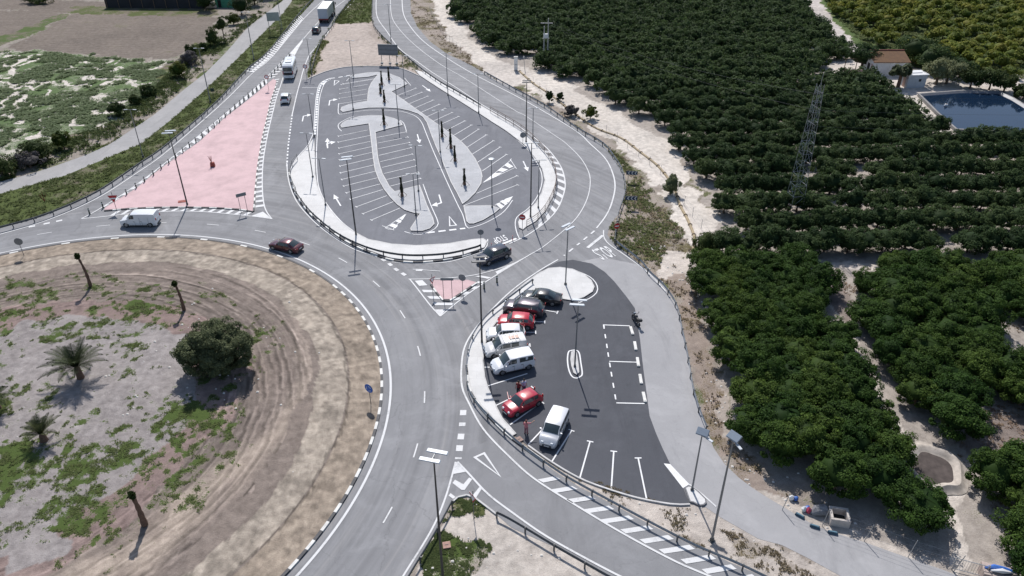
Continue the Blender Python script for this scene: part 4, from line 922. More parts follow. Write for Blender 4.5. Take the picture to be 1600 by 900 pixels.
wirefence('tall thin wire fence along the gravel edge of the service road by the orchard', [(1222,797),(1262,812),(1300,828),(1352,846),(1398,863),(1445,880),(1490,893)], 1.9, 3.1, .25, (.6, 1.2, 1.8))
# ochre channel with hoops
P = resample(curve([(812,112),(835,132),(860,148),(890,172),(930,200),(970,216),(1000,238),(1030,262),(1052,292),(1062,320),(1075,345),(1085,372),(1083,392)]), .7); b = P[0].copy()
o = thing('drain_channel', 'ochre stone drain channel with dark hoops running down the dry bank', 'drain', b)
m = MB(); m.tube([p-b+Vector((0, 0, .04)) for p in P], .2, 8); m.build('channel_body', OCHRE, o, True); f = None
for p, q2 in list(zip(P[::4], P[1::4]))[:90]:
    d = q2-p
    if f is None: m = MB(); m.tube([(0, math.cos(a)*.27, .02+math.sin(a)*.27) for a in np.linspace(-.2, 3.34, 9)], .05, 5); f = m.build('hoop', OCHRE_DK, o); q = f
    else: q = f.copy(); COL.objects.link(q); q.parent = o
    q.location = p-b; q.rotation_euler = (0, 0, math.atan2(d.y, d.x))
# ---------------------------------------------------------------- vehicles
# a body is a row of cross-sections: (x, z_bottom, z_shoulder, half_width, z_top, half_width_top)
def ring(x, zb, zs, w_, zt, wt):
    h = [(w_*.90, zb), (w_*.99, zb+.14), (w_, (zb+zs)*.52), (w_*.965, zs), (wt+(w_*.94-wt)*.06, zt-.045), (wt*.80, zt), (0, zt+.015)]
    return [(x, y, z) for y, z in h]+[(x, -y, z) for y, z in reversed(h[:-1])]
NR = 13
def lerp(a, b, t): return tuple(p+(q-p)*t for p, q in zip(a, b))
def vehicle(name, label, cat, paint, st, glass, wheels, L, wr=.32, pillar_mat=None, roofmat=None, tail_vert=True, side_from=0, extra=None, lights_z=(.62, .82), group='vehicles', dark_low=True):
    """st: sections front to back. glass: dict windshield=(i,j), rear=(i,j), side=[(i,j),...]"""
    o = thing(name, label, cat, group=group); Wd = max(s[3] for s in st)
    m = MB(); vs = []; fs = []
    for s in st: vs += ring(*s)
    for i in range(len(st)-1):
        for k in range(NR-1): fs.append((i*NR+k, (i+1)*NR+k, (i+1)*NR+k+1, i*NR+k+1))
        fs.append((i*NR+NR-1, (i+1)*NR+NR-1, (i+1)*NR, i*NR))
    fs.append(tuple(range(NR))); fs.append(tuple(reversed(range((len(st)-1)*NR, len(st)*NR))))
    m.add(vs, fs); body = m.build('body', paint, o, True)
    if roofmat: pass
    def quadpatch(nm, A, B, C, D, mat, ins=.06, off=.012, parent=o, insv=None):
        A, B, C, D = map(Vector, (A, B, C, D)); insv = ins if insv is None else insv
        def f(u, v_): return A.lerp(B, u).lerp(D.lerp(C, u), v_)
        n = (B-A).cross(D-A).normalized(); c = (A+B+C+D)/4
        if n.dot(c-Vector((c.x*.6+ (st[0][0]+st[-1][0])*.2, 0, .5))) < 0: n = -n
        P = [f(ins, insv)+n*off, f(1-ins, insv)+n*off, f(1-ins, 1-insv)+n*off, f(ins, 1-insv)+n*off]; c2 = [p-n*(off+.02) for p in P]
        q = MB(); q.add(P+c2, [(0, 1, 2, 3), (0, 4, 5, 1), (1, 5, 6, 2), (2, 6, 7, 3), (3, 7, 4, 0)]); return q.build(nm, mat, parent)
    Rg = [ring(*s) for s in st]
    for key, nm in (('windshield', 'windscreen'), ('rear', 'rear_window')):
        if key in glass:
            i, j = glass[key]; q = MB(); a, b = Rg[i], Rg[j]
            nn = Vector((-(b[6][2]-a[6][2]), 0, (b[6][0]-a[6][0]))); nn.normalize()
            if nn.z < 0: nn = -nn
            rows = []
            for r_ in range(i, j):
                for t in ((.12, .5) if r_ == i else (0, .5)): rows.append([lerp(Rg[r_][k], Rg[r_+1][k], t) for k in (4, 5, 6, 7, 8)])
            rows.append([lerp(Rg[j-1][k], Rg[j][k], .88) for k in (4, 5, 6, 7, 8)]); vs = []
            for row in rows:
                for k, p in enumerate(row): p = Vector(p)+nn*.022; p.y *= .93 if k in (0, 4) else 1; vs.append(p)
            q.add(vs, [(r_*5+k, r_*5+k+1, r_*5+k+6, r_*5+k+5) for r_ in range(len(rows)-1) for k in range(4)]); q.build(nm, GLASS, o, True)
    for (i, j) in glass.get('side', []):
        for s in (3, 9):
            t = 4 if s == 3 else 8; quadpatch('side_window', Rg[i][s], Rg[j][s], Rg[j][t], Rg[i][t], GLASS, .05, .012, insv=.14)
    for (i, j, u0, u1) in glass.get('part', []):
        for s in (3, 9):
            t = 4 if s == 3 else 8; a0 = lerp(Rg[i][s], Rg[j][s], u0); a1 = lerp(Rg[i][s], Rg[j][s], u1); b0 = lerp(Rg[i][t], Rg[j][t], u0); b1 = lerp(Rg[i][t], Rg[j][t], u1); quadpatch('side_window', a0, a1, b1, b0, GLASS, .03, .012, insv=.14)
    # wheels
    for x in wheels:
        for s in (1, -1):
            q = MB(); q.tube([(x, s*(Wd-.2), wr), (x, s*(Wd-.02), wr), (x, s*(Wd+.01), wr)], [wr, wr, wr*.86], 18); wh = q.build('wheel', TYRE, o, True)
            q = MB(); q.tube([(x, s*(Wd+.012), wr), (x, s*(Wd+.02), wr)], [wr*.62, wr*.5], 12); q.build('rim', RIM, wh)
            q = MB(); P = []
            for k in range(11):
                a = math.pi*k/10; P.append((x+math.cos(a)*wr*1.22, s*(Wd-.005), wr+math.sin(a)*wr*1.22))
            P = P+[(p[0], s*(Wd-.12), p[2]) for p in P]; q.add(P, [tuple(range(11))]+[(k, k+1, k+12, k+11) for k in range(10)]); q.build('wheel_arch', BLACKP, o)
    x0, x1 = st[0][0], st[-1][0]; w0, w1 = st[0][3], st[-1][3]
    for s in (1, -1):
        q = MB(); q.box((x0-.07, s*w0*.72, lights_z[0]), (.16, w0*.42, .16), 0, 0, 0, 0, .85); q.build('headlight', LAMPG, o, bevel=.02)
        q = MB(); q.box((x1+.02, s*w1*.84, lights_z[1]), (.07, w1*.24, .34 if tail_vert else .16)); q.build('taillight', TAIL, o, bevel=.01)
        if 'windshield' in glass:
            i, j = glass['windshield']; p = Rg[i][3]; q = MB(); q.box((p[0]-.25, s*(Wd+.08), st[i][2]+.12), (.14, .2, .14)); q.build('mirror', paint, o, bevel=.03)
    q = MB(); q.box((x0+.012, 0, st[0][1]+.14), (.06, w0*1.3, .2)); q.build('grille', BLACKP, o, bevel=.01)
    q = MB(); q.box((x1-.02, 0, st[-1][1]+.1), (.06, w1*1.5, .16)); q.build('rear_bumper', BLACKP if dark_low else paint, o, bevel=.01)
    q = MB(); q.box((x1-.045, 0, st[-1][1]+.36), (.03, .5, .11)); q.build('number_plate', WHITEP, o)
    q = MB(); q.box((x0+.03, 0, st[0][1]+.14), (.05, .5, .11)); q.build('number_plate', WHITEP, o)
    for s in (1, -1):
        q = MB(); q.box(((wheels[0]+wheels[-1])/2, s*(Wd*.975), st[2][1]+.06), (abs(wheels[0]-wheels[-1])-wr*2.7, .05, .12)); q.build('sill', BLACKP, o)
    q = MB()
    cw = [st[glass['windshield'][0]][0]-.12] if 'windshield' in glass else []
    for x in cw+[cw[0]-1.05 if cw else 0, (cw[0]-2.0) if cw else -.9]:
        if x < wheels[-1]+wr*.6: continue
        for s in (1, -1): q.box((x, s*(Wd*.988), .62), (.018, .04, .62))
    for x in (cw[0]-.9, cw[0]-1.85) if cw else ():
        for s in (1, -1): q.box((x, s*(Wd*.985+.015), .88), (.16, .03, .035))
    if q.v: q.build('door_seam', BLACKP, o)
    if extra: extra(o)
    return o
# x runs forward (+) to back (-)
def seclist(L, W, zs, hood, xs_, roof, rake_r, gc=.17, nose=.55, tail=None, hw=None):
    """L length, W half width, zs shoulder, hood height, xs_=(cowl, roof_front, roof_rear, tail_base) from the front, roof height"""
    hw = hw or W*.74; c, rf, rr_, tb = xs_; f = L/2
    S_ = [(f, gc+.06, nose*.9, W*.70, nose, W*.66), (f-.12, gc, nose+.05, W*.88, nose+.08, W*.82), (f-.35, gc, hood-.1, W*.96, hood-.03, W*.85), (f-c*.6, gc, zs-.1, W*.99, hood+.02, W*.84),
          (f-c, gc, zs-.03, W, zs+.03, W*.86), (f-(c+(rf-c)*.5), gc, zs, W, zs+(roof-zs)*.62, W*.80), (f-rf, gc, zs+.01, W, roof-.03, hw), (f-(rf+(rr_-rf)*.35), gc, zs+.02, W, roof, hw),
          (f-(rf+(rr_-rf)*.7), gc, zs+.03, W, roof-.01, hw), (f-rr_, gc, zs+.04, W*.985, roof-.06, hw*.97)]
    if tb < L-.15: # boot
        S_ += [(f-(rr_+tb)/2, gc, zs+.04, W*.98, zs+(roof-zs)*.55, hw*.98), (f-tb, gc, zs+.02, W*.96, zs+.07, W*.80), (f-L+.1, gc+.03, zs-.05, W*.92, zs+.02, W*.76), (-f, gc+.1, zs-.3, W*.86, zs-.08, W*.74)]
    else:
        S_ += [(f-(rr_+tb)/2, gc, zs+.02, W*.97, zs+(roof-zs)*.52, hw*1.0), (f-tb, gc+.02, zs-.02, W*.94, zs+.04, W*.80), (-f, gc+.08, zs-.25, W*.88, zs-.1, W*.78)]
    return S_
CARG = 'cars parked in the lower car park'
ROADG = 'vehicles driving on the roads'
def heading(v): # pixel direction of travel at a pixel
    (x, y), (dx, dy) = v; a = at(x-dx*.5, y-dy*.5); b = at(x+dx*.5, y+dy*.5); return math.atan2(b.y-a.y, b.x-a.x)
def park(o, c, d): o.location = at(*c); o.location.z = .02; o.rotation_euler = (0, 0, heading((c, d))); return o
G_H = dict(windshield=(4, 6), rear=(9, 11), side=[(6, 8)], part=[(5, 6, .25, 1), (8, 9, .05, .95)])
def sedan(label, paint, L=4.6, W=.91, group=CARG): return vehicle('sedan_car', label, 'car', paint, seclist(L, W, .88, .86, (1.25, 1.95, 3.2, 4.0), 1.44, 0), G_H, (L/2-.85, -L/2+.95), L, .33, group=group, tail_vert=False, lights_z=(.62, .8))
def hatch(label, paint, L=4.1, W=.88, roof=1.48, group=CARG, extra=None, name='hatchback_car'): return vehicle(name, label, 'car', paint, seclist(L, W, .93, .92, (1.05, 1.7, L-.62, L-.14), roof, 0), G_H, (L/2-.78, -L/2+.68), L, .32, group=group, lights_z=(.66, .95), extra=extra)
def suv(label, paint, L=4.5, W=.95, roof=1.68, group=CARG, extra=None): return vehicle('suv_car', label, 'car', paint, seclist(L, W, 1.05, 1.05, (1.15, 1.8, L-.6, L-.14), roof, 0, .24, .7), G_H, (L/2-.88, -L/2+.85), L, .37, group=group, lights_z=(.8, 1.05), extra=extra)
def smallvan(label, paint, L=4.4, W=.92, roof=1.8, glass=None, group=CARG, extra=None, cat='van'):
    st = seclist(L, W, 1.05, 1.0, (.95, 1.75, L-.16, L-.06), roof, 0, .2, .62, hw=W*.86)
    return vehicle('small_van', label, cat, paint, st, glass or dict(windshield=(4, 6), rear=(9, 11), side=[(6, 7), (7, 8)], part=[(5, 6, .2, 1)]), (L/2-.85, -L/2+.75), L, .33, group=group, lights_z=(.72, 1.0), extra=extra)
park(sedan('black saloon with a sloping tail, topmost in the row beside the rounded pavement', CP['black'], 4.7), (846, 470.5), (-54, -6))
def rails(o):
    for s in (1, -1): q = MB(); q.tube([(.4, s*.66, 1.70), (-1.5, s*.66, 1.69)], .025, 6); q.build('roof_rail', GALV, o)
    q = MB(); q.box((.82, 0, 1.23), (.5, 1.25, .015), 0, 0, 0, .66); q.build('sunshade', simple('foil_sunshade', (.7, .7, .68), .25, .6, .1, 10), o)
park(suv('dark grey estate with a silver sunshade behind its windscreen', CP['grey'], 4.7, .93, 1.62, extra=rails), (818.5, 488), (-44, -6.5))
park(hatch('red hatchback parked between the dark grey estate and the white hatchback', CP['red'], 4.1), (806, 508.5), (-40, -2.5))
park(hatch('white hatchback with a glass rear roof, parked just below the upper red hatchback', CP['white'], 4.2), (790, 527.5), (-45, 1.5))
def roofrack(o):
    m = MB()
    for k in range(5): m.box((.25-.42*k, 0, 1.88), (.05, 1.35, .03))
    m.build('roof_rack', WHITEP, o)
    m = MB(); m.box((-.9, .1, 1.875), (1.1, .5, .012)); m.build('roof_lettering_panel', simple('orange_tint', (.6, .42, .34), .6), o)
park(smallvan('grey-white minivan with a ribbed roof rack over faded orange lettering', CP['offwhite'], 4.5, extra=roofrack), (789.5, 550), (-40, 6.5))
park(smallvan('clean white van with a bare roof, lowest of the white group', CP['white'], 4.4, glass=dict(windshield=(4, 6), rear=(9, 11), side=[(7, 9)], part=[(5, 6, .2, 1), (6, 7, .02, .75)])), (800.5, 574.5), (-36, 8))
def opendoor(o):
    m = MB(); hx, hy = .95, -.86
    a = R(62); d = Vector((-math.cos(a), -math.sin(a), 0)); h = Vector((hx, hy, 0)); n = Vector((-d.y, d.x, 0))*.05
    P = [(0, .3), (1.0, .3), (1.05, .95), (.0, .92)]; m.add([h+d*x+Vector((0, 0, z)) for x, z in P]+[h+d*x+n+Vector((0, 0, z)) for x, z in P], [(0, 1, 2, 3), (7, 6, 5, 4), (0, 4, 5, 1), (1, 5, 6, 2), (2, 6, 7, 3), (3, 7, 4, 0)]); dr = m.build('door', CP['cherry'], o)
    m = MB(); P = [(.1, .97), (1.0, .98), (.9, 1.38), (.55, 1.36)]; m.add([h+d*x+n*.5+Vector((0, 0, z)) for x, z in P], [(0, 1, 2, 3)]); m.build('window', GLASS, dr)
park(hatch('bright red hatchback with its far front door open and people beside it', CP['cherry'], 4.0, .87, 1.5, extra=opendoor), (816, 636.5), (-37, 18.5))
park(smallvan('white people carrier parked on its own facing the guard rail', CP['silver'], 4.4, .9, 1.62, glass=dict(windshield=(4, 6), rear=(9, 11), side=[(6, 7), (7, 8), (8, 9)], part=[(5, 6, .1, 1)]), cat='minivan'), (865.5, 677), (-12.5, 27))
park(suv('dark navy off-roader with a shiny bonnet driving past the small pink island', CP['navy'], 4.5, group=ROADG), (771, 406), (-35, 13.5))
park(sedan('dark maroon saloon driving round the top of the roundabout', CP['maroon'], 4.5, group=ROADG), (447.5, 389.5), (-39, -8.5))
st = seclist(5.0, .96, 1.15, 1.1, (1.0, 1.75, 4.86, 4.95), 1.95, 0, .22, .68, hw=.84)
def vandet(o):
    m = MB()
    for x in (-.35, -1.5): 
        for s in (1, -1): m.box((x, s*.965, .95), (.012, .012, 1.1))
    m.build('door_seam', BLACKP, o)
park(vehicle('panel_van', 'white windowless panel van driving left below the pink island', 'van', CP['white'], st, dict(windshield=(4, 6), part=[(5, 6, .1, 1), (6, 7, 0, .35)]), (1.6, -1.6), 5, .34, group=ROADG, lights_z=(.75, 1.1), extra=vandet), (221, 350.5), (-50, .5))
park(hatch('small white car driving away beside the upper part of the pink island', CP['white'], 4.2, .88, 1.56, group=ROADG), (447, 158), (5, -20))
park(suv('small dark car following the lorry on the highway', CP['dark'], 4.2, .88, 1.55, group=ROADG), (495, 50.5), (10, -16))
# minibus
def bus(label, c, d):
    o = thing('minibus', label, 'minibus', group=ROADG); m = MB(); m.box((0, 0, 1.65), (6.9, 2.2, 2.5), taper=.955); m.box((3.55, 0, 1.0), (.4, 2.1, 1.1), taper=.85); m.build('body', CP['white'], o, bevel=.1)
    m = MB(); m.box((-.6, 0, 2.98), (1.3, 1.2, .2)); m.build('air_conditioner', WHITEP, o, bevel=.04); m = MB(); m.box((-2.6, 0, 2.93), (.1, 1.7, .08)); m.box((1.6, 0, 2.93), (.6, .9, .08)); m.build('roof_hatch', WHITEP, o)
    m = MB(); m.box((-3.42, 0, 2.12), (.05, 1.75, .8)); m.build('rear_window', GLASS, o); m = MB(); m.box((-3.47, 0, 1.25), (.04, 1.7, .55)); m.build('rear_panel', BLACKP, o)
    m = MB(); m.box((3.4, 0, 2.05), (.08, 1.9, .95)); m.build('windscreen', GLASS, o)
    for s in (1, -1):
        for x in (-2.3, -.8, .7, 2.2): m = MB(); m.box((x, s*1.075, 2.12), (1.35, .04, .75)); m.build('side_window', GLASS, o)
        m = MB(); m.box((-3.47, s*.98, 1.5), (.06, .14, .7)); m.build('taillight', TAIL, o); m = MB(); m.box((3.72, s*.75, .95), (.08, .35, .2)); m.build('headlight', LAMPG, o)
        for x in (2.3, -2.0):
            q = MB(); q.tube([(x, s*.85, .42), (x, s*1.12, .42)], .42, 16); wh = q.build('wheel', TYRE, o, True); q = MB(); q.tube([(x, s*1.121, .42), (x, s*1.13, .42)], .24, 12); q.build('rim', RIM, wh)
    m = MB(); m.box((-3.45, 0, .55), (.15, 2.1, .3)); m.build('rear_bumper', CP['white'], o, bevel=.03); m = MB(); m.box((-3.535, 0, .75), (.02, .5, .12)); m.build('number_plate', WHITEP, o); return park(o, c, d)
bus('white minibus driving away beside the hatched strip of the highway', (454.5, 117), (7, -20))
def lorry(label, c, d):
    o = thing('lorry', label, 'lorry', group=ROADG)
    m = MB(); m.box((-1.6, 0, .95), (8.6, 1.1, .3)); m.build('chassis', BLACKP, o)
    m = MB(); m.box((-1.7, 0, 2.35), (8.2, 2.45, 2.4)); m.build('trailer_body', paintcar('tipper', (.45, .5, .56), .5), o, bevel=.05)
    m = MB(); m.box((-1.7, 0, 3.60), (8.24, 2.5, .09)); m.build('tarpaulin', simple('white_tarpaulin', (.78, .78, .74), .7, 0, .04, 1), o)
    m = MB(); m.box((-5.83, 0, 2.3), (.06, 2.3, 2.1)); m.build('tailgate', paintcar('tailgate', (.38, .43, .5), .5), o)
    m = MB(); m.box((3.9, 0, 2.0), (2.1, 2.45, 2.7), taper=.93); m.build('cab', paintcar('cab', (.05, .06, .075), .4), o, bevel=.1)
    m = MB(); m.box((3.6, 0, 3.5), (1.3, 2.2, .5), taper=.8); m.build('roof_deflector', paintcar('deflector', (.10, .12, .14), .5), o, bevel=.05)
    m = MB(); m.box((4.93, 0, 2.5), (.06, 2.1, .9)); m.build('windscreen', GLASS, o)
    m = MB(); m.box((-5.85, 0, 1.02), (.12, 2.4, .3)); m.build('rear_bumper', simple('bumper_red', (.2, .03, .03), .5), o)
    for s in (1, -1):
        m = MB(); m.box((3.9, s*1.21, 2.45), (1.0, .04, .7)); m.build('side_window', GLASS, o); m = MB(); m.box((4.75, s*1.4, 2.6), (.12, .25, .6)); m.build('mirror', BLACKP, o)
        m = MB(); m.box((-5.92, s*.95, 1.05), (.05, .4, .14)); m.build('taillight', TAIL, o); m = MB(); m.box((4.98, s*.9, 1.1), (.06, .4, .2)); m.build('headlight', LAMPG, o)
        for x in (4.0, 1.0, -2.6, -3.9, -5.1):
            q = MB(); q.tube([(x, s*.85, .5), (x, s*1.2, .5)], .5, 16); wh = q.build('wheel', TYRE, o, True); q = MB(); q.tube([(x, s*1.201, .5), (x, s*1.21, .5)], .26, 12); q.build('rim', RIM, wh)
    return park(o, c, d)
lorry('large lorry with a white-topped trailer and dark cab driving up the highway', (512.5, 28), (15, -21))
# motorcycle
o = thing('motorcycle', 'black motorcycle standing at the corner of the long bays beside the service road', 'motorcycle', at(992.5, 505), 0)
for y in (.72, -.72):
    m = MB(); P = [(0, y+math.cos(a)*.29, .31+math.sin(a)*.29) for a in np.linspace(0, 2*math.pi, 17)]; m.tube(P, .065, 6, cap=False); wh = m.build('wheel', TYRE, o, True); m = MB(); m.tube([(-.06, y, .31), (.06, y, .31)], .14, 12); m.build('hub', RIM, wh)
m = MB(); m.tube([(0, .55, .78), (0, .3, .86), (0, .0, .84), (0, -.15, .76)], [.1, .19, .18, .1], 10); m.build('fuel_tank', CP['black'], o, True)
m = MB(); m.tube([(0, -.1, .78), (0, -.4, .76), (0, -.75, .84), (0, -.95, .88)], [.12, .16, .12, .05], 8); m.build('seat', BLACKP, o, True)
m = MB(); m.box((0, .05, .45), (.3, .5, .38)); m.build('engine', POLE_DK, o, bevel=.05)
m = MB(); m.tube([(-.09, .74, .3), (-.1, .5, .95)], .03, 6); m.tube([(.09, .74, .3), (.1, .5, .95)], .03, 6); m.build('fork', POLE_DK, o)
m = MB(); m.tube([(-.38, .34, 1.02), (-.15, .46, 1.0), (.15, .46, 1.0), (.38, .34, 1.02)], .02, 6); m.build('handlebar', BLACKP, o)
m = MB(); m.box((0, .6, .95), (.26, .12, .24)); m.build('headlight', LAMPG, o, bevel=.03)
m = MB(); m.tube([(.16, .1, .32), (.17, -.8, .38)], .05, 8); m.build('exhaust', BLACKP, o, True)
for s in (1, -1): m = MB(); m.tube([(s*.3, .38, 1.02), (s*.36, .4, 1.18)], .012, 5); m.box((s*.36, .4, 1.2), (.12, .03, .08)); m.build('mirror', BLACKP, o)
m = MB(); m.box((0, -.92, 1.0), (.42, .36, .32)); m.build('top_box', BLACKP, o, bevel=.06)
o.rotation_euler = (0, .12, .28)

# ---------------------------------------------------------------- people
SKIN = simple('skin', (.38, .22, .15), .6, 0, .05, 8)
def person(label, c, rz, top, legs, hair, armout=False, h=1.72):
    o = thing('person', label, 'person', at(*c), rz)
    k = h/1.75; V_ = []; E_ = []; Rr = []
    def v(x, y, z, r): V_.append((x*k, y*k, z*k)); Rr.append(r*k); return len(V_)-1
    pel = v(0, 0, .95, .135); wst = v(0, 0, 1.1, .125); ch = v(0, .0, 1.32, .15); nk = v(0, 0, 1.48, .06); hd = v(0, .02, 1.6, .095); tp = v(0, .02, 1.7, .085)
    E_ += [(pel, wst), (wst, ch), (ch, nk), (nk, hd), (hd, tp)]
    for s in (1, -1):
        hp = v(s*.09, 0, .88, .095); kn = v(s*.11, .03, .5, .062); an = v(s*.12, 0, .09, .045); to = v(s*.14, .17, .04, .04); E_ += [(pel, hp), (hp, kn), (kn, an), (an, to)]
        sh = v(s*.19, 0, 1.4, .062)
        if armout and s > 0: el = v(s*.38, .2, 1.38, .045); ha = v(s*.52, .4, 1.5, .032); hn = v(s*.56, .47, 1.53, .035)
        else: el = v(s*.27, -.02, 1.13, .045); ha = v(s*.26, .12, .9, .032); hn = v(s*.25, .17, .83, .035)
        E_ += [(ch, sh), (sh, el), (el, ha), (ha, hn)]
        d = Vector(V_[hn])-Vector(V_[ha]); d.normalize(); sd_ = d.cross(Vector((0, 0, 1))).normalized()
        for q_, (off_, ln) in enumerate(((-.03, .07), (-.01, .085), (.01, .08), (.03, .065))):
            p = Vector(V_[hn])/k+sd_*off_+d*.02; a = v(p.x, p.y, p.z, .0095); p2 = p+d*ln+Vector((0, 0, -.012)); b_ = v(p2.x, p2.y, p2.z, .008); E_ += [(hn, a), (a, b_)]
        p = Vector(V_[ha])/k+sd_*-.04+d*.03; a = v(p.x, p.y, p.z, .011); E_ += [(ha, a)]
    me = bpy.data.meshes.new('body'); me.from_pydata(V_, E_, []); b = bpy.data.objects.new('body', me); COL.objects.link(b); b.parent = o
    sk = b.modifiers.new('skin', 'SKIN'); sk.use_smooth_shade = True
    for i, r_ in enumerate(Rr): me.skin_vertices[0].data[i].radius = (r_, r_*.8 if i in (0, 1, 2) else r_)
    me.skin_vertices[0].data[0].use_root = True
    b.modifiers.new('sub', 'SUBSURF').render_levels = 1
    me.materials.append(SKIN)
    m = MB(); m.tube([(0, 0, z*k) for z in (.93, 1.1, 1.28, 1.42, 1.475)], [.165*k, .155*k, .185*k, .17*k, .08*k], 14); 
    for s in (1, -1):
        P = [(s*.17, 0, 1.4), (s*.385, .2, 1.385)] if (armout and s > 0) else [(s*.17, 0, 1.4), (s*.27, -.02, 1.15)]
        m.tube([Vector(p)*k for p in P], [.075*k, .062*k], 10)
    m.build('shirt', top, o, True)
    m = MB()
    for s in (1, -1): m.tube([(s*.085*k, 0, .97*k), (s*.11*k, .03*k, .5*k), (s*.12*k, 0, .1*k)], [.12*k, .085*k, .065*k], 10)
    m.build('trousers', legs, o, True)
    for s in (1, -1): m = MB(); m.box((s*.13*k, .06*k, .045*k), (.1*k, .27*k, .09*k)); m.build('shoe', BLACKP, o, bevel=.02)
    m = MB(); m.tube([(0, -.0, 1.6*k), (0, -.01, 1.68*k), (0, 0, 1.745*k), (0, 0, 1.765*k)], [.108*k, .112*k, .09*k, .04*k], 12); m.build('hair', hair, o, True)
    m = MB(); m.box((0, .112*k, 1.6*k), (.025, .035, .04), taper=.5); m.build('nose', SKIN, o)
    for s in (1, -1): m = MB(); m.box((s*.035*k, .105*k, 1.625*k), (.022, .012, .012)); m.build('eye', BLACKP, o)
    return o
cl = lambda n, c: simple('cloth_'+n, c, .85, 0, .15, 6)
HAIR = cl('dark_hair', (.02, .015, .012))
person('person in a dark red top and dark trousers standing behind the bright red hatchback', (810,616), 2.6, cl('darkred', (.16, .025, .03)), cl('darkblue', (.02, .025, .04)), HAIR)
person('person in a pale blue top standing at the rear side of the bright red hatchback', (818.5,613), 3.6, cl('paleblue', (.42, .5, .68)), cl('violet', (.08, .06, .14)), HAIR)
person('person in pink clothes with one arm raised, standing in the empty bay', (822,678), -.5, cl('pink', (.5, .17, .2)), cl('rosetrousers', (.30, .13, .16)), cl('brownhair', (.12, .05, .04)), True)
# ---------------------------------------------------------------- plants
def mesh_np(name, V, Q, mat, tint=None, k=4):
    me = bpy.data.meshes.new(name); me.vertices.add(len(V)); me.vertices.foreach_set('co', np.asarray(V, np.float32).ravel())
    nf = len(Q); me.loops.add(nf*k); me.polygons.add(nf); me.loops.foreach_set('vertex_index', np.asarray(Q, np.int32).ravel())
    me.polygons.foreach_set('loop_start', (np.arange(nf)*k).astype(np.int32)); me.polygons.foreach_set('loop_total', np.full(nf, k, np.int32)); me.update(calc_edges=True)
    if tint is not None: a = me.attributes.new('tint', 'FLOAT', 'FACE'); a.data.foreach_set('value', np.asarray(tint, np.float32))
    me.materials.append(mat); return me
def leaf_quads(P, Nn, size, asp=.55, fix=None):
    """one bent-free leaf spray per point"""
    n = len(P); r = rng.normal(size=(n, 3)); u = np.cross(Nn, r); u /= np.linalg.norm(u, axis=1, keepdims=True)+1e-9; v = np.cross(Nn, u)
    s = (size*rng.uniform(.6, 1.35, n))[:, None]; V = np.stack([P-u*s*.5, P-v*s*.5*asp+Nn*s*.08, P+u*s*.5, P+v*s*.5*asp+Nn*s*.08], 1).reshape(-1, 3); return V, np.arange(4*n).reshape(n, 4)
def crown_np(rx, ry, rz, zc, clumps, leaves, size, squash=.75, rough=.28, csz=(.26, .44), low=-.75):
    """clumps of leaves over an uneven dome"""
    pts = []; nn = []; tt = []
    per = leaves//clumps
    for i in range(clumps):
        a = rng.uniform(0, 2*math.pi); ct = rng.uniform(low, 1); st = math.sqrt(max(0, 1-ct*ct)); q = rng.uniform(.55, 1)**.5
        d = np.array([st*math.cos(a), st*math.sin(a), ct]); c = d*np.array([rx, ry, rz])*q*(1-rough*rng.random()); cr = rng.uniform(*csz)*min(rx, ry)
        g = rng.normal(size=(per, 3)); g /= np.linalg.norm(g, axis=1, keepdims=True); g = np.where((g@d)[:, None] < -.35, -g, g)
        p = c+g*cr*rng.uniform(.55, 1.05, (per, 1))*np.array([1, 1, squash]); pts.append(p)
        n_ = g*.8+np.array([0, 0, .55])+rng.normal(size=(per, 3))*.45; nn.append(n_/np.linalg.norm(n_, axis=1, keepdims=True))
        tt.append(np.clip(rng.normal(.42+.22*(rng.random()-.5)*2, .2, per), 0, 1))
    P = np.concatenate(pts); P[:, 2] += zc; P[:, 2] = np.maximum(P[:, 2], .12); V, Q = leaf_quads(P, np.concatenate(nn), size); T = np.concatenate(tt)
    # inner dark green hull, added to stop light showing through the leaves
    k = 10; m_ = 6; cv = []
    for i in range(m_+1):
        ph = math.pi*i/m_
        for j in range(k): th = 2*math.pi*j/k; f = .62*(1+.15*math.sin(3*th+i)); cv.append((rx*f*math.sin(ph)*math.cos(th), ry*f*math.sin(ph)*math.sin(th), max(.1, zc+rz*f*math.cos(ph))))
    o_ = len(V); cq = [(o_+i*k+j, o_+(i+1)*k+j, o_+(i+1)*k+(j+1) % k, o_+i*k+(j+1) % k) for i in range(m_) for j in range(k)]
    return np.vstack([V, cv]), np.vstack([Q, cq]), np.concatenate([T, np.full(len(cq), .1)])
def trunk_mesh(h, r, limbs=4, spread=.9, top=1.6, mat=None):
    m = MB(); m.tube([(0, 0, -.05), (.03, 0, h*.5), (.0, .03, h)], [r*1.25, r, r*.85], 8)
    for i in range(limbs):
        a = 2*math.pi*(i+random.random()*.5)/limbs; m.tube([(0, 0, h*.92), (math.cos(a)*spread*.5, math.sin(a)*spread*.5, h+(top-h)*.45), (math.cos(a)*spread, math.sin(a)*spread, top)], [r*.6, r*.42, r*.18], 6)
    o = m.build('trunk', mat or BARK, None, True); me = o.data; bpy.data.objects.remove(o); return me
def tree_proto(name, cat, leafm, dims, clumps, leaves, size, trunk, **k):
    V, Q, T = crown_np(*dims, clumps, leaves, size, **k); return (mesh_np('crown', V, Q, leafm, T), trunk_mesh(*trunk), name, cat, (V, Q, T))
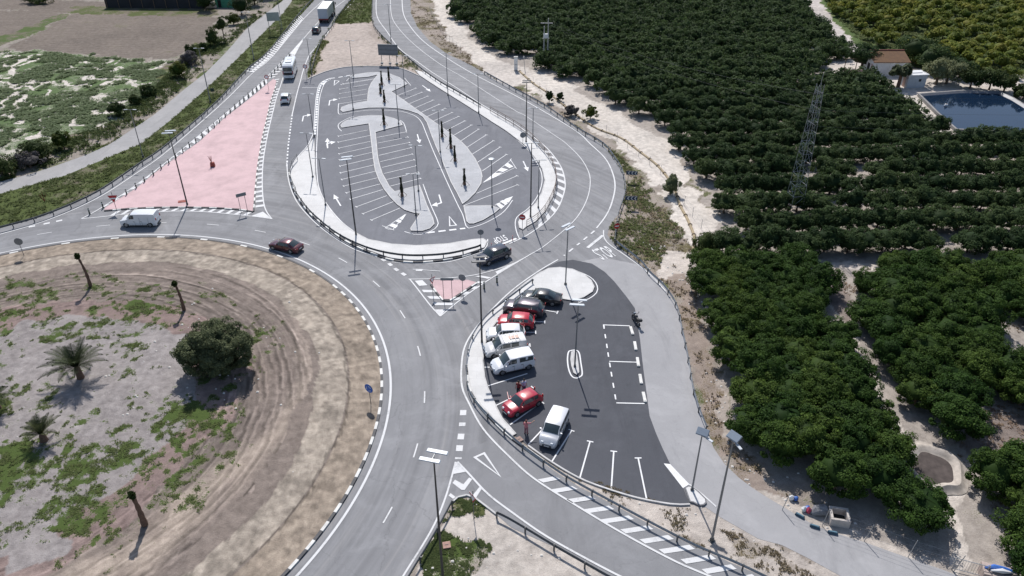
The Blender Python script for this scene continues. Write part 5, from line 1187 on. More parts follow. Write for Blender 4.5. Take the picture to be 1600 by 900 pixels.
def put_tree(pr, x, y, label, group, sc=1, z=0, rz=None, szs=None):
    o = thing(pr[2], label, pr[3], (x, y, z), random.uniform(0, 6.28) if rz is None else rz, group)
    a = bpy.data.objects.new('trunk', pr[1]); b = bpy.data.objects.new('crown', pr[0])
    for q in (a, b): COL.objects.link(q); q.parent = o
    o.scale = szs or (sc, sc, sc*random.uniform(.9, 1.1)); return o
near = [tree_proto('citrus_tree', 'orange tree', LEAF_NEAR, (2.6*random.uniform(.88, 1.1), 2.6*random.uniform(.88, 1.1), 1.65*random.uniform(.85, 1.15), 1.95), 66, 10500, .19, (.8, .13, 4, .9, 1.7), csz=(.15, .3), rough=.34) for _ in range(7)]
far = [tree_proto('citrus_tree', 'orange tree', LEAF_FAR, (2.15*random.uniform(.9, 1.1), 2.35*random.uniform(.9, 1.1), 1.5, 1.75), 34, 3000, .25, (.7, .12, 3, .8, 1.4), csz=(.2, .34), rough=.35) for _ in range(5)]
lowp = [crown_np(2.2, 2.35, 1.45, 1.7, 22, 800, .46) for _ in range(5)]
def ip(x, y, P):
    r = False; n = len(P)
    for i in range(n):
        x1, y1 = P[i][0], P[i][1]; x2, y2 = P[(i+1) % n][0], P[(i+1) % n][1]
        if (y1 > y) != (y2 > y) and x < (x2-x1)*(y-y1)/(y2-y1)+x1: r = not r
    return r
DARK = ats([(700,-14),(712,22),(745,52),(778,80),(838,84),(843,102),(872,118),(915,126),(935,140),(962,162),(1010,180),(1045,208),(1058,225),(1072,236),(1078,268),(1106,292),(1120,328),(1136,352),(1095,398),(1150,400),(1290,400),(1400,406),(1640,408),(1700,300),(1700,222),(1620,212),(1490,212),(1440,182),(1402,150),(1380,124),(1285,112),(1282,100),(1318,84),(1306,62),(1272,28),(1238,-14)], 1.0)
trees = []
row = 0; y = 85.4
while y < 236:
    x = -30+(row % 2)*1.4
    while x < 190:
        tx, ty = x+random.uniform(-.35, .35), y+random.uniform(-.3, .3)+.02*(x-40)
        if ip(tx, ty, DARK) and random.random() > .02: trees.append(('far', tx, ty, random.uniform(.88, 1.15)))
        x += 2.6
    y += 5.6 if y > 84 else 5; row += 1
NEARP = ats([(1100,412),(1180,402),(1262,404),(1283,445),(1303,480),(1315,500),(1318,560),(1348,612),(1388,680),(1402,740),(1440,790),(1482,820),(1488,840),(1450,838),(1400,822),(1332,786),(1262,750),(1208,728),(1172,700),(1146,652),(1136,590),(1112,530),(1098,470)], 1.0)
NEARP2 = ats([(1303,422),(1400,412),(1640,414),(1720,480),(1720,560),(1580,500),(1520,438),(1490,450),(1590,560),(1720,640),(1720,660),(1600,655),(1500,620),(1492,655),(1500,684),(1560,712),(1630,735),(1720,750),(1720,990),(1620,990),(1580,912),(1528,876),(1508,842),(1504,800),(1516,765),(1486,716),(1440,708),(1398,640),(1362,580),(1348,512),(1330,470)], 1.0)
y = 32.0; row = 0
while y < 87:
    x = 5+(row % 2)*2.1
    while x < 72:
        tx, ty = x+random.uniform(-.55, .55), y+random.uniform(-.5, .5)
        if ip(tx, ty, NEARP) and random.random() > .03: trees.append(('near', tx, ty, random.uniform(.86, 1.12)))
        elif ip(tx, ty, NEARP2) and random.random() > .09: trees.append(('near', tx, ty, random.uniform(.85, 1.15)))
        x += 3.2
    y += 3.4; row += 1
PTH = np.array([(p.x, p.y) for p in ats([(1277,412),(1297,455),(1318,500),(1334,545),(1352,590),(1385,645),(1405,700),(1440,730),(1480,770),(1498,800),(1500,850),(1505,890)])]); pit_ = at(1457, 733)
P2 = np.array([(p.x, p.y) for p in ats([(1300,430),(1320,470)])]); P3 = np.array([(p.x, p.y) for p in ats([(1520,672),(1560,690),(1610,700)])])
P4 = np.array([(p.x, p.y) for p in ats([(1280,409),(1330,416)])])
def blocked(x, y):
    X, Y = np.array([x]), np.array([y+1.3])
    return segdist(X, Y, PTH)[0] < 1.95 or segdist(X, Y, P2)[0] < 2.0 or segdist(X, Y, P3)[0] < 1.2 or segdist(X, Y, P4)[0] < 1.6 or math.hypot(x-pit_.x, y+1.2-pit_.y) < 3.6
trees = [t_ for t_ in trees if t_[0] == 'far' or not blocked(t_[1], t_[2])]
trees.append(('near', at(1110, 395).x, at(1110, 395).y, .62))
trees.sort(key=lambda t: t[1]**2+t[2]**2)
GL = 'round dark green citrus tree in the orchard right of the roads'
for i, (k, x, y, s) in enumerate(trees[:298]):
    if k == 'near': put_tree(near[i % 7], x, y, 'bright green citrus tree of the near orchard block beside the service road' if x < at(1300, 560).x+(y-60)*-.3 else 'bright green citrus tree beyond the sandy orchard path', 'citrus trees of the orchard', s)
    else: put_tree(far[i % 5], x, y, 'dark green citrus tree in the front rows of the far orchard', 'citrus trees of the orchard', s)
VV = []; QQ = []; TT = []; off = 0
for i, (k, x, y, s) in enumerate(trees[298:]):
    V, Q, T = lowp[i % 5]; a = random.uniform(0, 6.28); ca, sa = math.cos(a), math.sin(a); v = V*s; v = np.stack([v[:, 0]*ca-v[:, 1]*sa+x, v[:, 0]*sa+v[:, 1]*ca+y, v[:, 2]], 1)
    VV.append(v); QQ.append(Q+off); TT.append(np.clip(T+random.uniform(-.15, .15), 0, 1)); off += len(V)
me = mesh_np('orchard_trees', np.vstack(VV), np.vstack(QQ), LEAF_FAR, np.concatenate(TT)); o = bpy.data.objects.new('orchard_trees', me); COL.objects.link(o)
prop(o, 'mass of dark green citrus rows filling the far part of the orchard', 'orchard', kind='stuff'); print('citrus', len(trees))
# yellowing grove beyond the farm road
yel = [tree_proto('almond_tree', 'almond tree', LEAF_YEL, (2.0, 2.0, 1.3, 1.7), 10, 420, .55, (.8, .12, 3, .8, 1.4), rough=.45) for _ in range(4)]
YP = ats([(1285,-14),(1300,14),(1350,62),(1405,76),(1425,98),(1500,112),(1680,118),(1680,-14)], 1.0); ny = 0
y = 148
while y < 240:
    x = 85+random.uniform(0, 2)
    while x < 190:
        tx, ty = x+random.uniform(-1, 1), y+random.uniform(-1, 1)
        if ip(tx, ty, YP) and random.random() > .12 and ny < 290: put_tree(yel[ny % 4], tx, ty, 'low yellow-green tree of the grove beyond the farm road', 'yellow-green trees of the far grove', random.uniform(.7, 1.15)); ny += 1
        x += 4.3
    y += 4.6
print('yellow', ny)
# big olive-like bush on the roundabout
def bush(name, label, cat, c, dims, leafm, clumps, leaves, size, group=None, csz=(.26, .44), trunk=None, z0=0, **k):
    p = at(*c); V, Q, T = crown_np(*dims, clumps, leaves, size, csz=csz, **k); o = thing(name, label, cat, (p.x, p.y, z0), random.uniform(-.3, .3), group)
    cr = bpy.data.objects.new('crown', mesh_np('crown', V, Q, leafm, T)); COL.objects.link(cr); cr.parent = o
    t_ = bpy.data.objects.new('trunk', trunk_mesh(*(trunk or (dims[3]*.5, dims[0]*.07, 3, dims[0]*.4, dims[3])))); COL.objects.link(t_); t_.parent = o; return o
bush('olive_bush', 'very large round olive bush on the roundabout, wider than any other plant there', 'bush', (344,578), (3.75, 3.4, 3.0, 2.7), LEAF_OLIVE, 170, 42000, .19, csz=(.13, .22), trunk=(.7, .25, 6, 2, 2.4), z0=.13, low=-.95, rough=.22)
BG = 'bushes along the far side of the path'
for c, d, lm, l in (((4,273), (2.4, 2.2, 1.6, 1.7), LEAF_BUSH, 'dark bush cut by the left edge of the photo above the path'), ((48,262), (2.6, 1.8, 1.2, 1.3), LEAF_GREYB, 'greyish low scrub beside the bend of the path'), ((60,250), (2.5, 1.9, 1.7, 1.8), LEAF_BUSH, 'dark green bush behind the greyish scrub at the bend of the path'),
    ((101,233), (1.5, 1.4, 1.6, 1.6), LEAF_ORANGE, 'dark bush with orange-yellow flowers at the corner of the scrub field'), ((186,180), (1.7, 1.5, 1.2, 1.3), LEAF_BUSH, 'round dark bush in the middle of the scrub field edge'), ((213,163), (1.1, 1, .9, .9), LEAF_BUSH, 'small round bush right of the round dark one by the scrub field'),
    ((234,150), (1.6, 1.4, 1.1, 1.2), LEAF_BUSH, 'mid green bush halfway along the scrub field edge'), ((281,121), (1.9, 1.7, 1.7, 1.7), LEAF_ORANGE, 'yellow-green bush below the corner of the ploughed field'), ((295,101), (1.9, 1.6, 1.6, 1.5), LEAF_GREYB, 'grey bare scrub at the corner of the ploughed field'),
    ((299,86), (1.3, 1.2, 1.1, 1.1), LEAF_BUSH, 'small dark bush above the grey scrub at the field corner'), ((319,80), (.8, .8, 1.1, 1.1), LEAF_BUSH, 'very small upright bush by the ploughed field'), ((335,72), (1.6, 1.5, 2.1, 2.2), LEAF_BUSH, 'tall dark rounded bush beside the ploughed field'),
    ((365,38), (1.8, 1.6, 1.3, 1.4), LEAF_ORANGE, 'yellowish bush right of the small tree by the path'), ((378,24), (3.0, 2.8, 2.6, 2.7), LEAF_BUSH, 'large dark bush by the path below the green-roofed shed'), ((398,8), (3.2, 3.0, 2.6, 2.7), LEAF_BUSH, 'large dark bush at the top of the path'), ((322,16), (3.0, 2.6, 2.6, 2.6), LEAF_BUSH, 'dark bush left of the green-roofed shed'), ((418,-2), (3.2, 3.0, 2.4, 2.5), LEAF_BUSH, 'dark bush cut by the top edge beside the path'),
    ((60,5), (5.5, 3.0, 1.0, 1.0), LEAF_BUSH, 'wide dark thicket at the top left of the ploughed fields'), ((150,128), (.1, .1, .1, .1), LEAF_BUSH, None)):
    if l: bush('roadside_bush', l, 'bush', c, d, lm, 22, 1500, .3, BG)
o = bush('small_tree', 'small dark tree with a visible trunk beside the ploughed field', 'tree', (351,64), (1.6, 1.5, 1.7, 4.0), LEAF_BUSH, 16, 1100, .3, trunk=(2.6, .12, 4, .8, 3.6))
for c, d, lm, l in (((858,160), (.75, .7, 1.2, 1.25), LEAF_BUSH, 'slim young tree on the bank beside the bend guard rail'), ((875,158), (.75, .7, .8, .9), LEAF_BUSH, 'small round bush alone on the sandy track'), ((892,181), (1.4, 1.2, 1.0, 1.0), LEAF_GREYB, 'greyish bush on the bank between guard rail and drain channel'), ((922,186), (1.3, 1.2, 1.3, 1.3), LEAF_ORANGE, 'light green bush on the edge of the sandy track'),
    ((1047,304), (1.5, 1.3, 1.75, 1.6), LEAF_OLIVE, 'upright bush standing alone beside the wire fence'), ((1100,398), (1.7, 1.6, 1.7, 1.7), LEAF_BUSH, 'green bush at the corner of the orchard by the end of the sandy track')):
    bush('bank_bush', l, 'bush', c, d, lm, 20, 1500, .24, 'bushes on the dry bank and sandy track', rough=.35)
# trees by the farmhouse and pond
for c, d, lm, l in (((1345,108), (4, 3.2, 2.6, 3), LEAF_FAR, 'bushy dark tree left of the farmhouse'), ((1425,98), (4.5, 3.5, 2.8, 3.2), LEAF_FAR, 'dark tree right behind the farmhouse'), ((1452,112), (4.2, 3.4, 2.6, 3), LEAF_FAR, 'dark tree behind the pump house'), ((1462,132), (3.6, 2.8, 2.1, 2.9), LEAF_OLIVE, 'grey-green olive tree right of the pump house'), ((1478,131), (3.2, 2.8, 2.0, 2.7), LEAF_OLIVE, 'second grey-green olive tree right of the pump house'),
    ((1515,138), (2.6, 2.3, 1.7, 2.4), LEAF_BUSH, 'rounded green tree on the far bank of the pond'), ((1545,140), (2.4, 2.2, 1.7, 2.4), LEAF_BUSH, 'sparser green tree on the far bank of the pond'), ((1568,143), (2.2, 2.0, 1.4, 2.0), LEAF_BUSH, 'small green tree at the far right of the pond bank'), ((1498,122), (3, 2.5, 1.8, 2.2), LEAF_FAR, 'low dark tree behind the farm lane'), ((1598,155), (2, 2, 1.3, 1.4), LEAF_BUSH, 'green bush at the right edge beside the pond wall')):
    bush('farm_tree', l, 'tree', c, d, lm, 24, 1700, .42, 'trees around the farmhouse and pond', rough=.3)
# ---- palms
def palm_trunk(label, c, h, lean, bend, r=.3):
    p = at(*c); o = thing('cut_palm', label, 'palm tree', (p.x, p.y, .13), 0, 'bare palm trunks on the roundabout'); m = MB(); n = 9; P = []; rs = []
    for i in range(n): t = i/(n-1); P.append((lean*t+bend*math.sin(t*math.pi), .05*t, h*t)); rs.append(r*(1.35-.75*t**.7)+(.05 if i % 2 else 0))
    m.tube(P, rs, 10); m.build('trunk', PALMBARK, o, True); tp = np.array(P[-1]); n_ = 260
    g = rng.normal(size=(n_, 3)); g /= np.linalg.norm(g, axis=1, keepdims=True); Pp = tp+g*np.array([.3, .3, .42])*rng.uniform(.3, 1, (n_, 1))+np.array([-.05, 0, .15]); V, Q = leaf_quads(Pp, rng.normal(size=(n_, 3)), .3, .25)
    b = bpy.data.objects.new('crown', mesh_np('crown', V, Q, LEAF_BUSH, rng.random(n_)*.5)); COL.objects.link(b); b.parent = o
palm_trunk('bare curved palm trunk in the upper left of the roundabout', (142,449), 4.0, -.3, .16, .15)
palm_trunk('bare straight palm trunk above the big olive bush', (288,486), 3.4, -.2, .1, .15)
palm_trunk('bare thick palm trunk standing lowest on the roundabout', (227,822), 3.3, -.12, .05, .2)
def palm(label, c, h, nf, L, up=.6, leafw=.5, dead=0):
    p = at(*c); o = thing('palm_tree', label, 'palm tree', (p.x, p.y, .13), random.uniform(0, 6), 'leafy palms on the roundabout'); m = MB()
    m.tube([(0, 0, -.05), (0, 0, h*.5), (0, 0, h), (0, 0, h+.35)], [.38, .32, .28, .12], 10); m.build('trunk', PALMBARK, o, True)
    Vv = []; Tt = []
    for i in range(nf):
        a = 2.4*i+random.uniform(-.2, .2); el = up+(i/nf)*.95*(1 if i % 3 else .6)-.25; l = L*random.uniform(.8, 1.1); d = np.array([math.cos(a), math.sin(a)]); prev = None
        for j in range(15):
            t = j/14; e = el-1.15*t*t; x = l*t*math.cos(el)*(1-.1*t); z = h+.2+l*t*math.sin(el)-l*.36*t*t; q = np.array([d[0]*x, d[1]*x, z])
            if prev is not None:
                dd = q-prev; dd /= np.linalg.norm(dd); sd_ = np.array([-d[1], d[0], 0]); w_ = leafw*math.sin(math.pi*min(1, t*.85+.12))*random.uniform(.8, 1.1)
                for s in (1, -1):
                    for u_ in (0, .5):
                        b0 = prev+(q-prev)*u_; tip = b0+sd_*s*w_+dd*w_*.75+np.array([0, 0, -.1*w_+.12]); b1 = prev+(q-prev)*(u_+.36)
                        Vv += [b0, b1, tip, tip-dd*.03]; Tt.append(random.random()*.9)
                Vv += [prev+sd_*.03, prev-sd_*.03, q-sd_*.02, q+sd_*.02]; Tt.append(.8)
            prev = q
    V = np.array(Vv); b = bpy.data.objects.new('fronds', mesh_np('fronds', V, np.arange(len(V)).reshape(-1, 4), LEAF_PALM, Tt)); COL.objects.link(b); b.parent = o
palm('large leafy date palm left of the big olive bush', (127,592), 1.3, 34, 4.2, .62, .5)
palm('smaller bushy palm below the large date palm', (70,690), .6, 28, 2.7, .8, .34)
palm('leafy palm half cut off by the left edge', (-3,640), .9, 26, 2.6, .7, .36)
palm('small bushy palm at the left edge of the bottom', (-25,830), .8, 22, 1.8, .7, .36) if 0 else None
# bound young palms on the car park islands
def boundpalm(h):
    o = thing('young_palm', '', 'palm tree'); m = MB(); m.tube([(0, 0, 0), (0, 0, .35), (0, 0, .7)], [.26, .22, .16], 8); m.build('trunk', PALMBARK, o, True)
    m = MB(); m.tube([(0, 0, .6), (0, 0, 1.2), (0, 0, h*.6), (0, 0, h*.82), (0, 0, h)], [.17, .24, .15, .09, .12], 8); m.build('fronds', LEAF_BOUND, o, True)
    n_ = 160; z = rng.uniform(.6, h*1.02, n_); a = rng.uniform(0, 6.28, n_); rr_ = np.interp(z, [.6, 1.2, h*.6, h*.82, h], [.17, .25, .16, .1, .18]); Pp = np.stack([np.cos(a)*rr_, np.sin(a)*rr_, z], 1); V, Q = leaf_quads(Pp, np.stack([np.cos(a), np.sin(a), a*0+.2], 1), .3, .2)
    b = bpy.data.objects.new('loose_leaves', mesh_np('loose_leaves', V, Q, LEAF_BOUND, rng.random(n_))); COL.objects.link(b); b.parent = o
    m = MB()
    for a in (0, 2.09, 4.19): m.tube([(math.cos(a)*.75, math.sin(a)*.75, 0), (math.cos(a)*.15, math.sin(a)*.15, .8)], .035, 5)
    m.build('support_stakes', BARK, o); return o
pp = None
for c, h, l in (((608,126),2.6,'bound young palm nearest the billboard, on the tip of the top island'), ((597,134),2.8,'bound young palm just left of the lamp on the top island'), ((595,147.5),2.0,'short bound young palm at the centre of the top island'), ((601,161),2.4,'bound young palm lowest on the top island, above the one-way lane'), ((600.5,196),2.9,'bound young palm on the rounded cap of the inner parking island'),
    ((691,215),2.7,'bound young palm at the narrow upper end of the leaf-shaped island'), ((704.5,233),3.4,'tallest bound young palm on the leaf-shaped island'), ((711,253),2.6,'bound young palm in the middle of the leaf-shaped island'), ((726,290),2.6,'bound young palm at the wide lower part of the leaf-shaped island'), ((628.5,308),3.0,'bound young palm on the lower block of the inner parking island')):
    if pp is None: pp = boundpalm(3.0); q = pp
    else: q = copy_tree(pp)
    place(q, at(*c)+Vector((0, 0, .14)), random.uniform(0, 6), l, (1, 1, h/3.0)); q['group'] = 'bound young palms on the parking islands'
p = at(1403, 136); 
def farpalm():
    o = thing('fan_palm', 'fan palm with a drooping crown between the farmhouse and the pump house', 'palm tree', (p.x, p.y, 0), 0); m = MB(); m.tube([(0, 0, 0), (0, 0, 2.6)], [.4, .3], 8); m.build('trunk', PALMBARK, o, True)
    V, Q, T = crown_np(1.9, 1.9, 1.2, 3.1, 16, 600, .8, rough=.3); b = bpy.data.objects.new('crown', mesh_np('crown', V, Q, LEAF_PALM, T)); COL.objects.link(b); b.parent = o
farpalm()
# ---- grass, weeds and scrub as tufts standing on the ground where it is covered
def tufts(name, label, mat, n, region, paintfn, size, want, z0=0, spread=1.0, tall=1.0, extra=None):
    """want(veg, cols) -> probability; region -> bounding polygon in world points"""
    X = np.array([q.x for q in region]); Y = np.array([q.y for q in region]); x = rng.uniform(X.min(), X.max(), n); y_ = rng.uniform(Y.min(), Y.max(), n); k = inside(x, y_, region); x, y_ = x[k], y_[k]
    c, v = paintfn(x, y_); pr = want(v, x, y_); k = rng.random(len(x)) < pr; x, y_ = x[k], y_[k]; n = len(x)
    if n == 0: return
    nb = 6; P = np.repeat(np.stack([x, y_, np.full(n, z0)], 1), nb, 0); a = rng.uniform(0, 2*np.pi, n*nb); s = np.repeat(size*rng.uniform(.5, 1.5, n), nb)*rng.uniform(.6, 1.2, n*nb)
    d = np.stack([np.cos(a), np.sin(a), a*0], 1); w_ = np.stack([-np.sin(a), np.cos(a), a*0], 1)*(s*.17)[:, None]; st = P+d*(s*.12*spread)[:, None]; tip = P+d*(s*.75*spread)[:, None]+np.stack([a*0, a*0, s*.62*tall], 1); mid = P+d*(s*.45*spread)[:, None]+np.stack([a*0, a*0, s*.45*tall], 1)
    V = np.stack([st, mid-w_, tip, mid+w_], 1).reshape(-1, 3); T = np.repeat(np.clip(rng.normal(.5, .25, n), 0, 1), nb)
    me = mesh_np(name, V, np.arange(len(V)).reshape(-1, 4), mat, T); o = bpy.data.objects.new(name, me); COL.objects.link(o); prop(o, label, 'grass', kind='stuff'); print(name, n)
greenw = lambda v, x, y: np.clip((v[:, 0]-.42)*4, 0, 1)*(v[:, 1] < .4)*(v[:, 2] < .5)
dryw = lambda v, x, y: np.clip((v[:, 0]-.30)*3, 0, 1)*(v[:, 1] >= .4)
scrubw = lambda v, x, y: np.clip((v[:, 0]-.44)*5, 0, 1)*(v[:, 2] >= .5)
isl = circ(ISL_R-1)
tufts('grass', 'patchy low green weeds growing on the roundabout', GRASSM, 330000, isl, island_paint, .15, lambda v, x, y: np.clip((v[:, 0]-.40)*4, 0, .85)*np.clip((fbm(x, y, 1.5, 3, 99)-.40)*6, 0, 1), .13, 1.2, .6)
verge = ats([(430,-10),(560,-10),(490,110),(150,345),(-20,400),(-20,285),(100,262),(270,165),(440,0)]); tufts('grass', 'green grass of the verge between the path and the highway', GRASSM, 110000, verge, lambda x, y: paint(x, y), .3, lambda v, x, y: greenw(v, x, y)*np.clip((fbm(x, y, .9, 3, 99)-.36)*5, .1, 1)*~inside(x, y, PP)*~inside(x, y, ats(OUT)), 0, 1.1, .7)
tufts('grass', 'weeds on the bare plots around the top of the highway', GRASSM, 14000, ats([(480,-8),(590,-8),(660,118),(480,120)]), paint, .4, lambda v, x, y: np.clip((v[:, 0]-.3)*3, 0, 1)*~inside(x, y, ats(OUT)), 0)
tufts('grass', 'green weeds on the sandy triangle at the bottom', GRASSM, 50000, ats([(735,772),(800,812),(960,900),(990,930),(630,930),(675,845),(705,785)]), paint, .17, lambda v, x, y: np.clip((v[:, 0]-.35)*4, 0, 1)*np.clip((fbm(x, y, 1.4, 3, 99)-.38)*6, .03, 1)*~inside(x, y, ats(OUT)), 0, 1.1, .6)
bank = ats([(640,-10),(740,85),(835,120),(960,215),(1085,380),(1095,470),(1140,640),(1240,780),(1500,880),(1560,905),(1330,905),(1190,800),(1090,640),(1060,480),(950,375),(980,310),(975,260),(900,200),(800,140),(720,98),(640,30)])
roads = lambda x, y: ~(inside(x, y, ats(OUT)) | inside(x, y, ats(SERV)))
tufts('weeds', 'dry brown and purplish weeds on the bank beside the bend and service road', DRYM, 120000, bank, paint, .3, lambda v, x, y: dryw(v, x, y)*roads(x, y)*np.clip((fbm(x, y, .8, 3, 98)-.36)*4, .05, 1), 0, 1, .6)
tufts('weeds', 'green weeds mixed into the dry bank', GRASSM, 60000, ats([(760,115),(850,165),(960,235),(1060,340),(1080,400),(1030,420),(960,385),(930,375)])+[], paint, .32, lambda v, x, y: np.clip((fbm(x, y, .22, 4, 91)-.45)*4, 0, .8)*(v[:, 0] > .3)*roads(x, y), 0, 1, .6)
tufts('weeds', 'low weeds on the gravel strip beside the slip road', DRYM, 26000, ats([(880,735),(1050,792),(1110,795),(1330,900),(1260,915),(1090,855),(950,785)]), paint, .2, lambda v, x, y: np.clip((v[:, 0]-.2)*2, 0, .7)*np.clip((fbm(x, y, 1.1, 3, 97)-.38)*5, .05, 1)*roads(x, y), 0, 1, .6)
tufts('scrub', 'pale green scrub covering the field at the upper left', SCRUBM, 60000, ats([(-5,80),(280,86),(262,110),(230,150),(200,175),(130,225),(0,262)]), paint, .55, lambda v, x, y: scrubw(v, x, y)*np.clip((fbm(x, y, .3, 3, 96)-.40)*6, 0, 1), 0, 1, .5)
tufts('weeds', 'bushy weeds along the hedge line by the path', GRASSM, 26000, ats([(0,255),(60,235),(180,190),(240,140),(300,75),(350,55),(400,20),(445,0),(350,75),(240,180),(135,240),(0,284)]), paint, .55, lambda v, x, y: np.clip((v[:, 0]-.3)*2, 0, 1)*~inside(x, y, PP), 0, 1, .9)
tufts('grass', 'bright green undergrowth of the far grove', GRASSM, 30000, YP, paint, .7, lambda v, x, y: .6+0*x, 0, 1, .5)
tufts('weeds', 'fallen leaves and weeds on the orchard floor', DRYM, 20000, ats([(1290,420),(1600,420),(1600,880),(1490,700)]), paint, .3, lambda v, x, y: np.clip(fbm(x, y, .3, 3, 17)-.4, 0, 1)*1.2, 0, 1, .4)
# ---------------------------------------------------------------- farm buildings, pond, pylons and small things
p = at(1385, 118)
o = thing('farmhouse', 'long whitewashed farm building with a brown tiled roof beyond the orchard', 'farm building', (p.x+.3, p.y+2.4, 0), 0)
L_, W_, hh, rh = 7.5, 5.2, 2.9, 4.1
m = MB(); m.add([(-L_/2, -W_/2, 0), (L_/2, -W_/2, 0), (L_/2, W_/2, 0), (-L_/2, W_/2, 0), (-L_/2, -W_/2, hh), (L_/2, -W_/2, hh), (L_/2, W_/2, hh+.9), (-L_/2, W_/2, hh+.9), (-L_/2, 1.4, rh), (L_/2, 1.4, rh)], [(0, 1, 5, 4), (2, 3, 7, 6), (1, 2, 6, 9, 5), (3, 0, 4, 8, 7)]); m.build('wall', WALLW, o)
m = MB(); m.add([(-L_/2-.1, -W_/2-.25, hh-.02), (L_/2+.1, -W_/2-.25, hh-.02), (L_/2+.1, 1.4, rh+.06), (-L_/2-.1, 1.4, rh+.06), (L_/2+.1, W_/2+.2, hh+.85), (-L_/2-.1, W_/2+.2, hh+.85)]+[(-L_/2-.1, -W_/2-.25, hh-.14), (L_/2+.1, -W_/2-.25, hh-.14)], [(0, 1, 2, 3), (3, 2, 4, 5), (0, 6, 7, 1)]); rf = m.build('roof', TILES, o)
m = MB(); m.box((0, 1.4, rh+.1), (L_+.25, .3, .16)); m.build('ridge', simple('ridge_tiles', (.14, .04, .03), .9), rf)
m = MB(); m.box((-L_/2-.01, -.8, 1.1), (.06, 1.1, 2.1)); m.build('door', DARKHOLE, o); m = MB(); m.box((-L_/2-.02, .9, 1.8), (.06, .9, .8)); m.build('window', DARKHOLE, o)
m = MB(); m.box((-L_/2-.05, -W_/2+.3, 1.2), (.1, .7, 2.4)); m.build('painted_corner', WALLP, o); m = MB(); m.box((L_/2-1.6, -W_/2-.03, .7), (2.6, .06, 1.2)); m.build('damp_plinth', CONC, o)
p = at(1433, 137)
o = thing('pump_house', 'small white flat-roofed pump house at the corner of the pond', 'farm building', (p.x-.6, p.y+1.2, 0), .12)
m = MB(); m.box((0, 0, 1.25), (3.9, 2.6, 2.5)); m.build('wall', simple('blue_white_wall', (.40, .43, .47), .8, 0, .12, 1), o); m = MB(); m.box((0, 0, 2.6), (4.3, 3.0, .16)); m.box((.2, .3, 2.75), (2.2, 1.4, .12)); rf = m.build('roof', WHITEP, o)
m = MB(); m.box((.6, -1.31, 1.5), (.5, .06, .5)); m.build('window', DARKHOLE, o); m = MB(); m.box((-1.96, -.2, 1), (.06, .9, 2)); m.build('door', WALLP, o); m = MB(); m.box((-1.2, .9, 2.72), (1.2, .7, .1)); m.build('roof_debris', DARKHOLE, rf)
o = thing('pink_terrace', 'low pink-walled terrace in front of the farmhouse', 'terrace', at(1342, 120)); m = MB(); m.box((0, 0, .12), (5.2, 3.2, .24)); m.build('floor_slab', PINK, o); m = MB(); m.box((0, 1.6, .5), (5.2, .15, 1.0)); m.box((-2.6, 0, .4), (.15, 3.2, .8)); m.build('low_wall', WALLP, o)
o = thing('pergola', 'dark pergola posts beside the farmhouse terrace', 'pergola', at(1336, 110))
for x in (-2.4, 0, 2.4): m = MB(); m.box((x, 0, 1.2), (.12, .12, 2.4)); m.build('post', BARK, o)
m = MB(); m.box((0, 0, 2.45), (5.2, .14, .12)); m.build('beam', BARK, o)
# irrigation pond
PO = ats([(1436,151),(1500,146),(1560,147.5),(1582,158),(1625,185),(1660,212),(1600,209.5),(1545,208),(1494,206),(1465,180)])
lin = offset(PO, .9 if area(PO) > 0 else -.9)
o = thing('pond_basin', 'low sloping concrete rim around the blue irrigation pond', 'pond', (0, 0, 0)); m = MB(); n = len(PO)
out = offset(PO, -.3 if area(PO) > 0 else .3)
for i in range(n):
    j = (i+1) % n; a, b, c, d, e, f = PO[i], PO[j], lin[j], lin[i], out[i], out[j]
    m.add([(a.x, a.y, .6), (b.x, b.y, .6), (c.x, c.y, .05), (d.x, d.y, .05)], [(0, 1, 2, 3)], 1); m.add([(e.x, e.y, .6), (f.x, f.y, .6), (b.x, b.y, .6), (a.x, a.y, .6)], [(0, 1, 2, 3)]); m.add([(e.x, e.y, 0), (f.x, f.y, 0), (f.x, f.y, .6), (e.x, e.y, .6)], [(0, 1, 2, 3)])
m.build('rim', [simple('pond_rim_concrete', (.27, .26, .25), .9, 0, .25, 1), simple('pond_liner', (.13, .135, .15), .5, 0, .2, 1)], o); sheet('water', offset(PO, .5 if area(PO) > 0 else -.5), .3, WATER)
o = thing('float', 'small float on the pond water near the dark corner', 'float', at(1478, 165, .42)); m = MB(); m.tube([(0, 0, 0), (0, 0, .3)], [.35, .25], 10); m.build('buoy', WHITEP, o); m = MB(); m.tube([(0, 0, .3), (0, 0, .5)], .06, 6); m.build('handle', BLACKP, o)
# lattice tower
b = Vector((39.2, 95.9, 0)); o = thing('lattice_pylon', 'slim galvanised lattice pylon rising out of the orchard', 'pylon', b, .2); Ht = 18.6; m = MB(); br = MB(); nseg = 13
def hw(z): return .95-.62*z/Ht
for sx in (1, -1):
    for sy in (1, -1): m.tube([(sx*hw(0), sy*hw(0), 0), (sx*hw(Ht), sy*hw(Ht), Ht)], .035, 4)
m.build('legs', GALV, o)
zs = [Ht*(1-(1-i/nseg)**1.12) for i in range(nseg+1)]
for i in range(nseg):
    z0, z1 = zs[i], zs[i+1]; a, c = hw(z0), hw(z1)
    for k in range(4):
        q = [(1, 1), (1, -1), (-1, -1), (-1, 1)]; p1, p2 = q[k], q[(k+1) % 4]
        if i % 2: p1, p2 = p2, p1
        br.tube([(p1[0]*a, p1[1]*a, z0), (p2[0]*c, p2[1]*c, z1)], .02, 4); br.tube([(p1[0]*a, p1[1]*a, z0), (p2[0]*a, p2[1]*a, z0)], .022, 4)
br.build('bracing', GALV, o)
m = MB(); 
for z, l in ((17.6, .9), (15.6, 1.0), (13.4, .9)): m.box((0, 0, z), (.06, l*2, .06))
m.build('crossarm', GALV_DK, o)
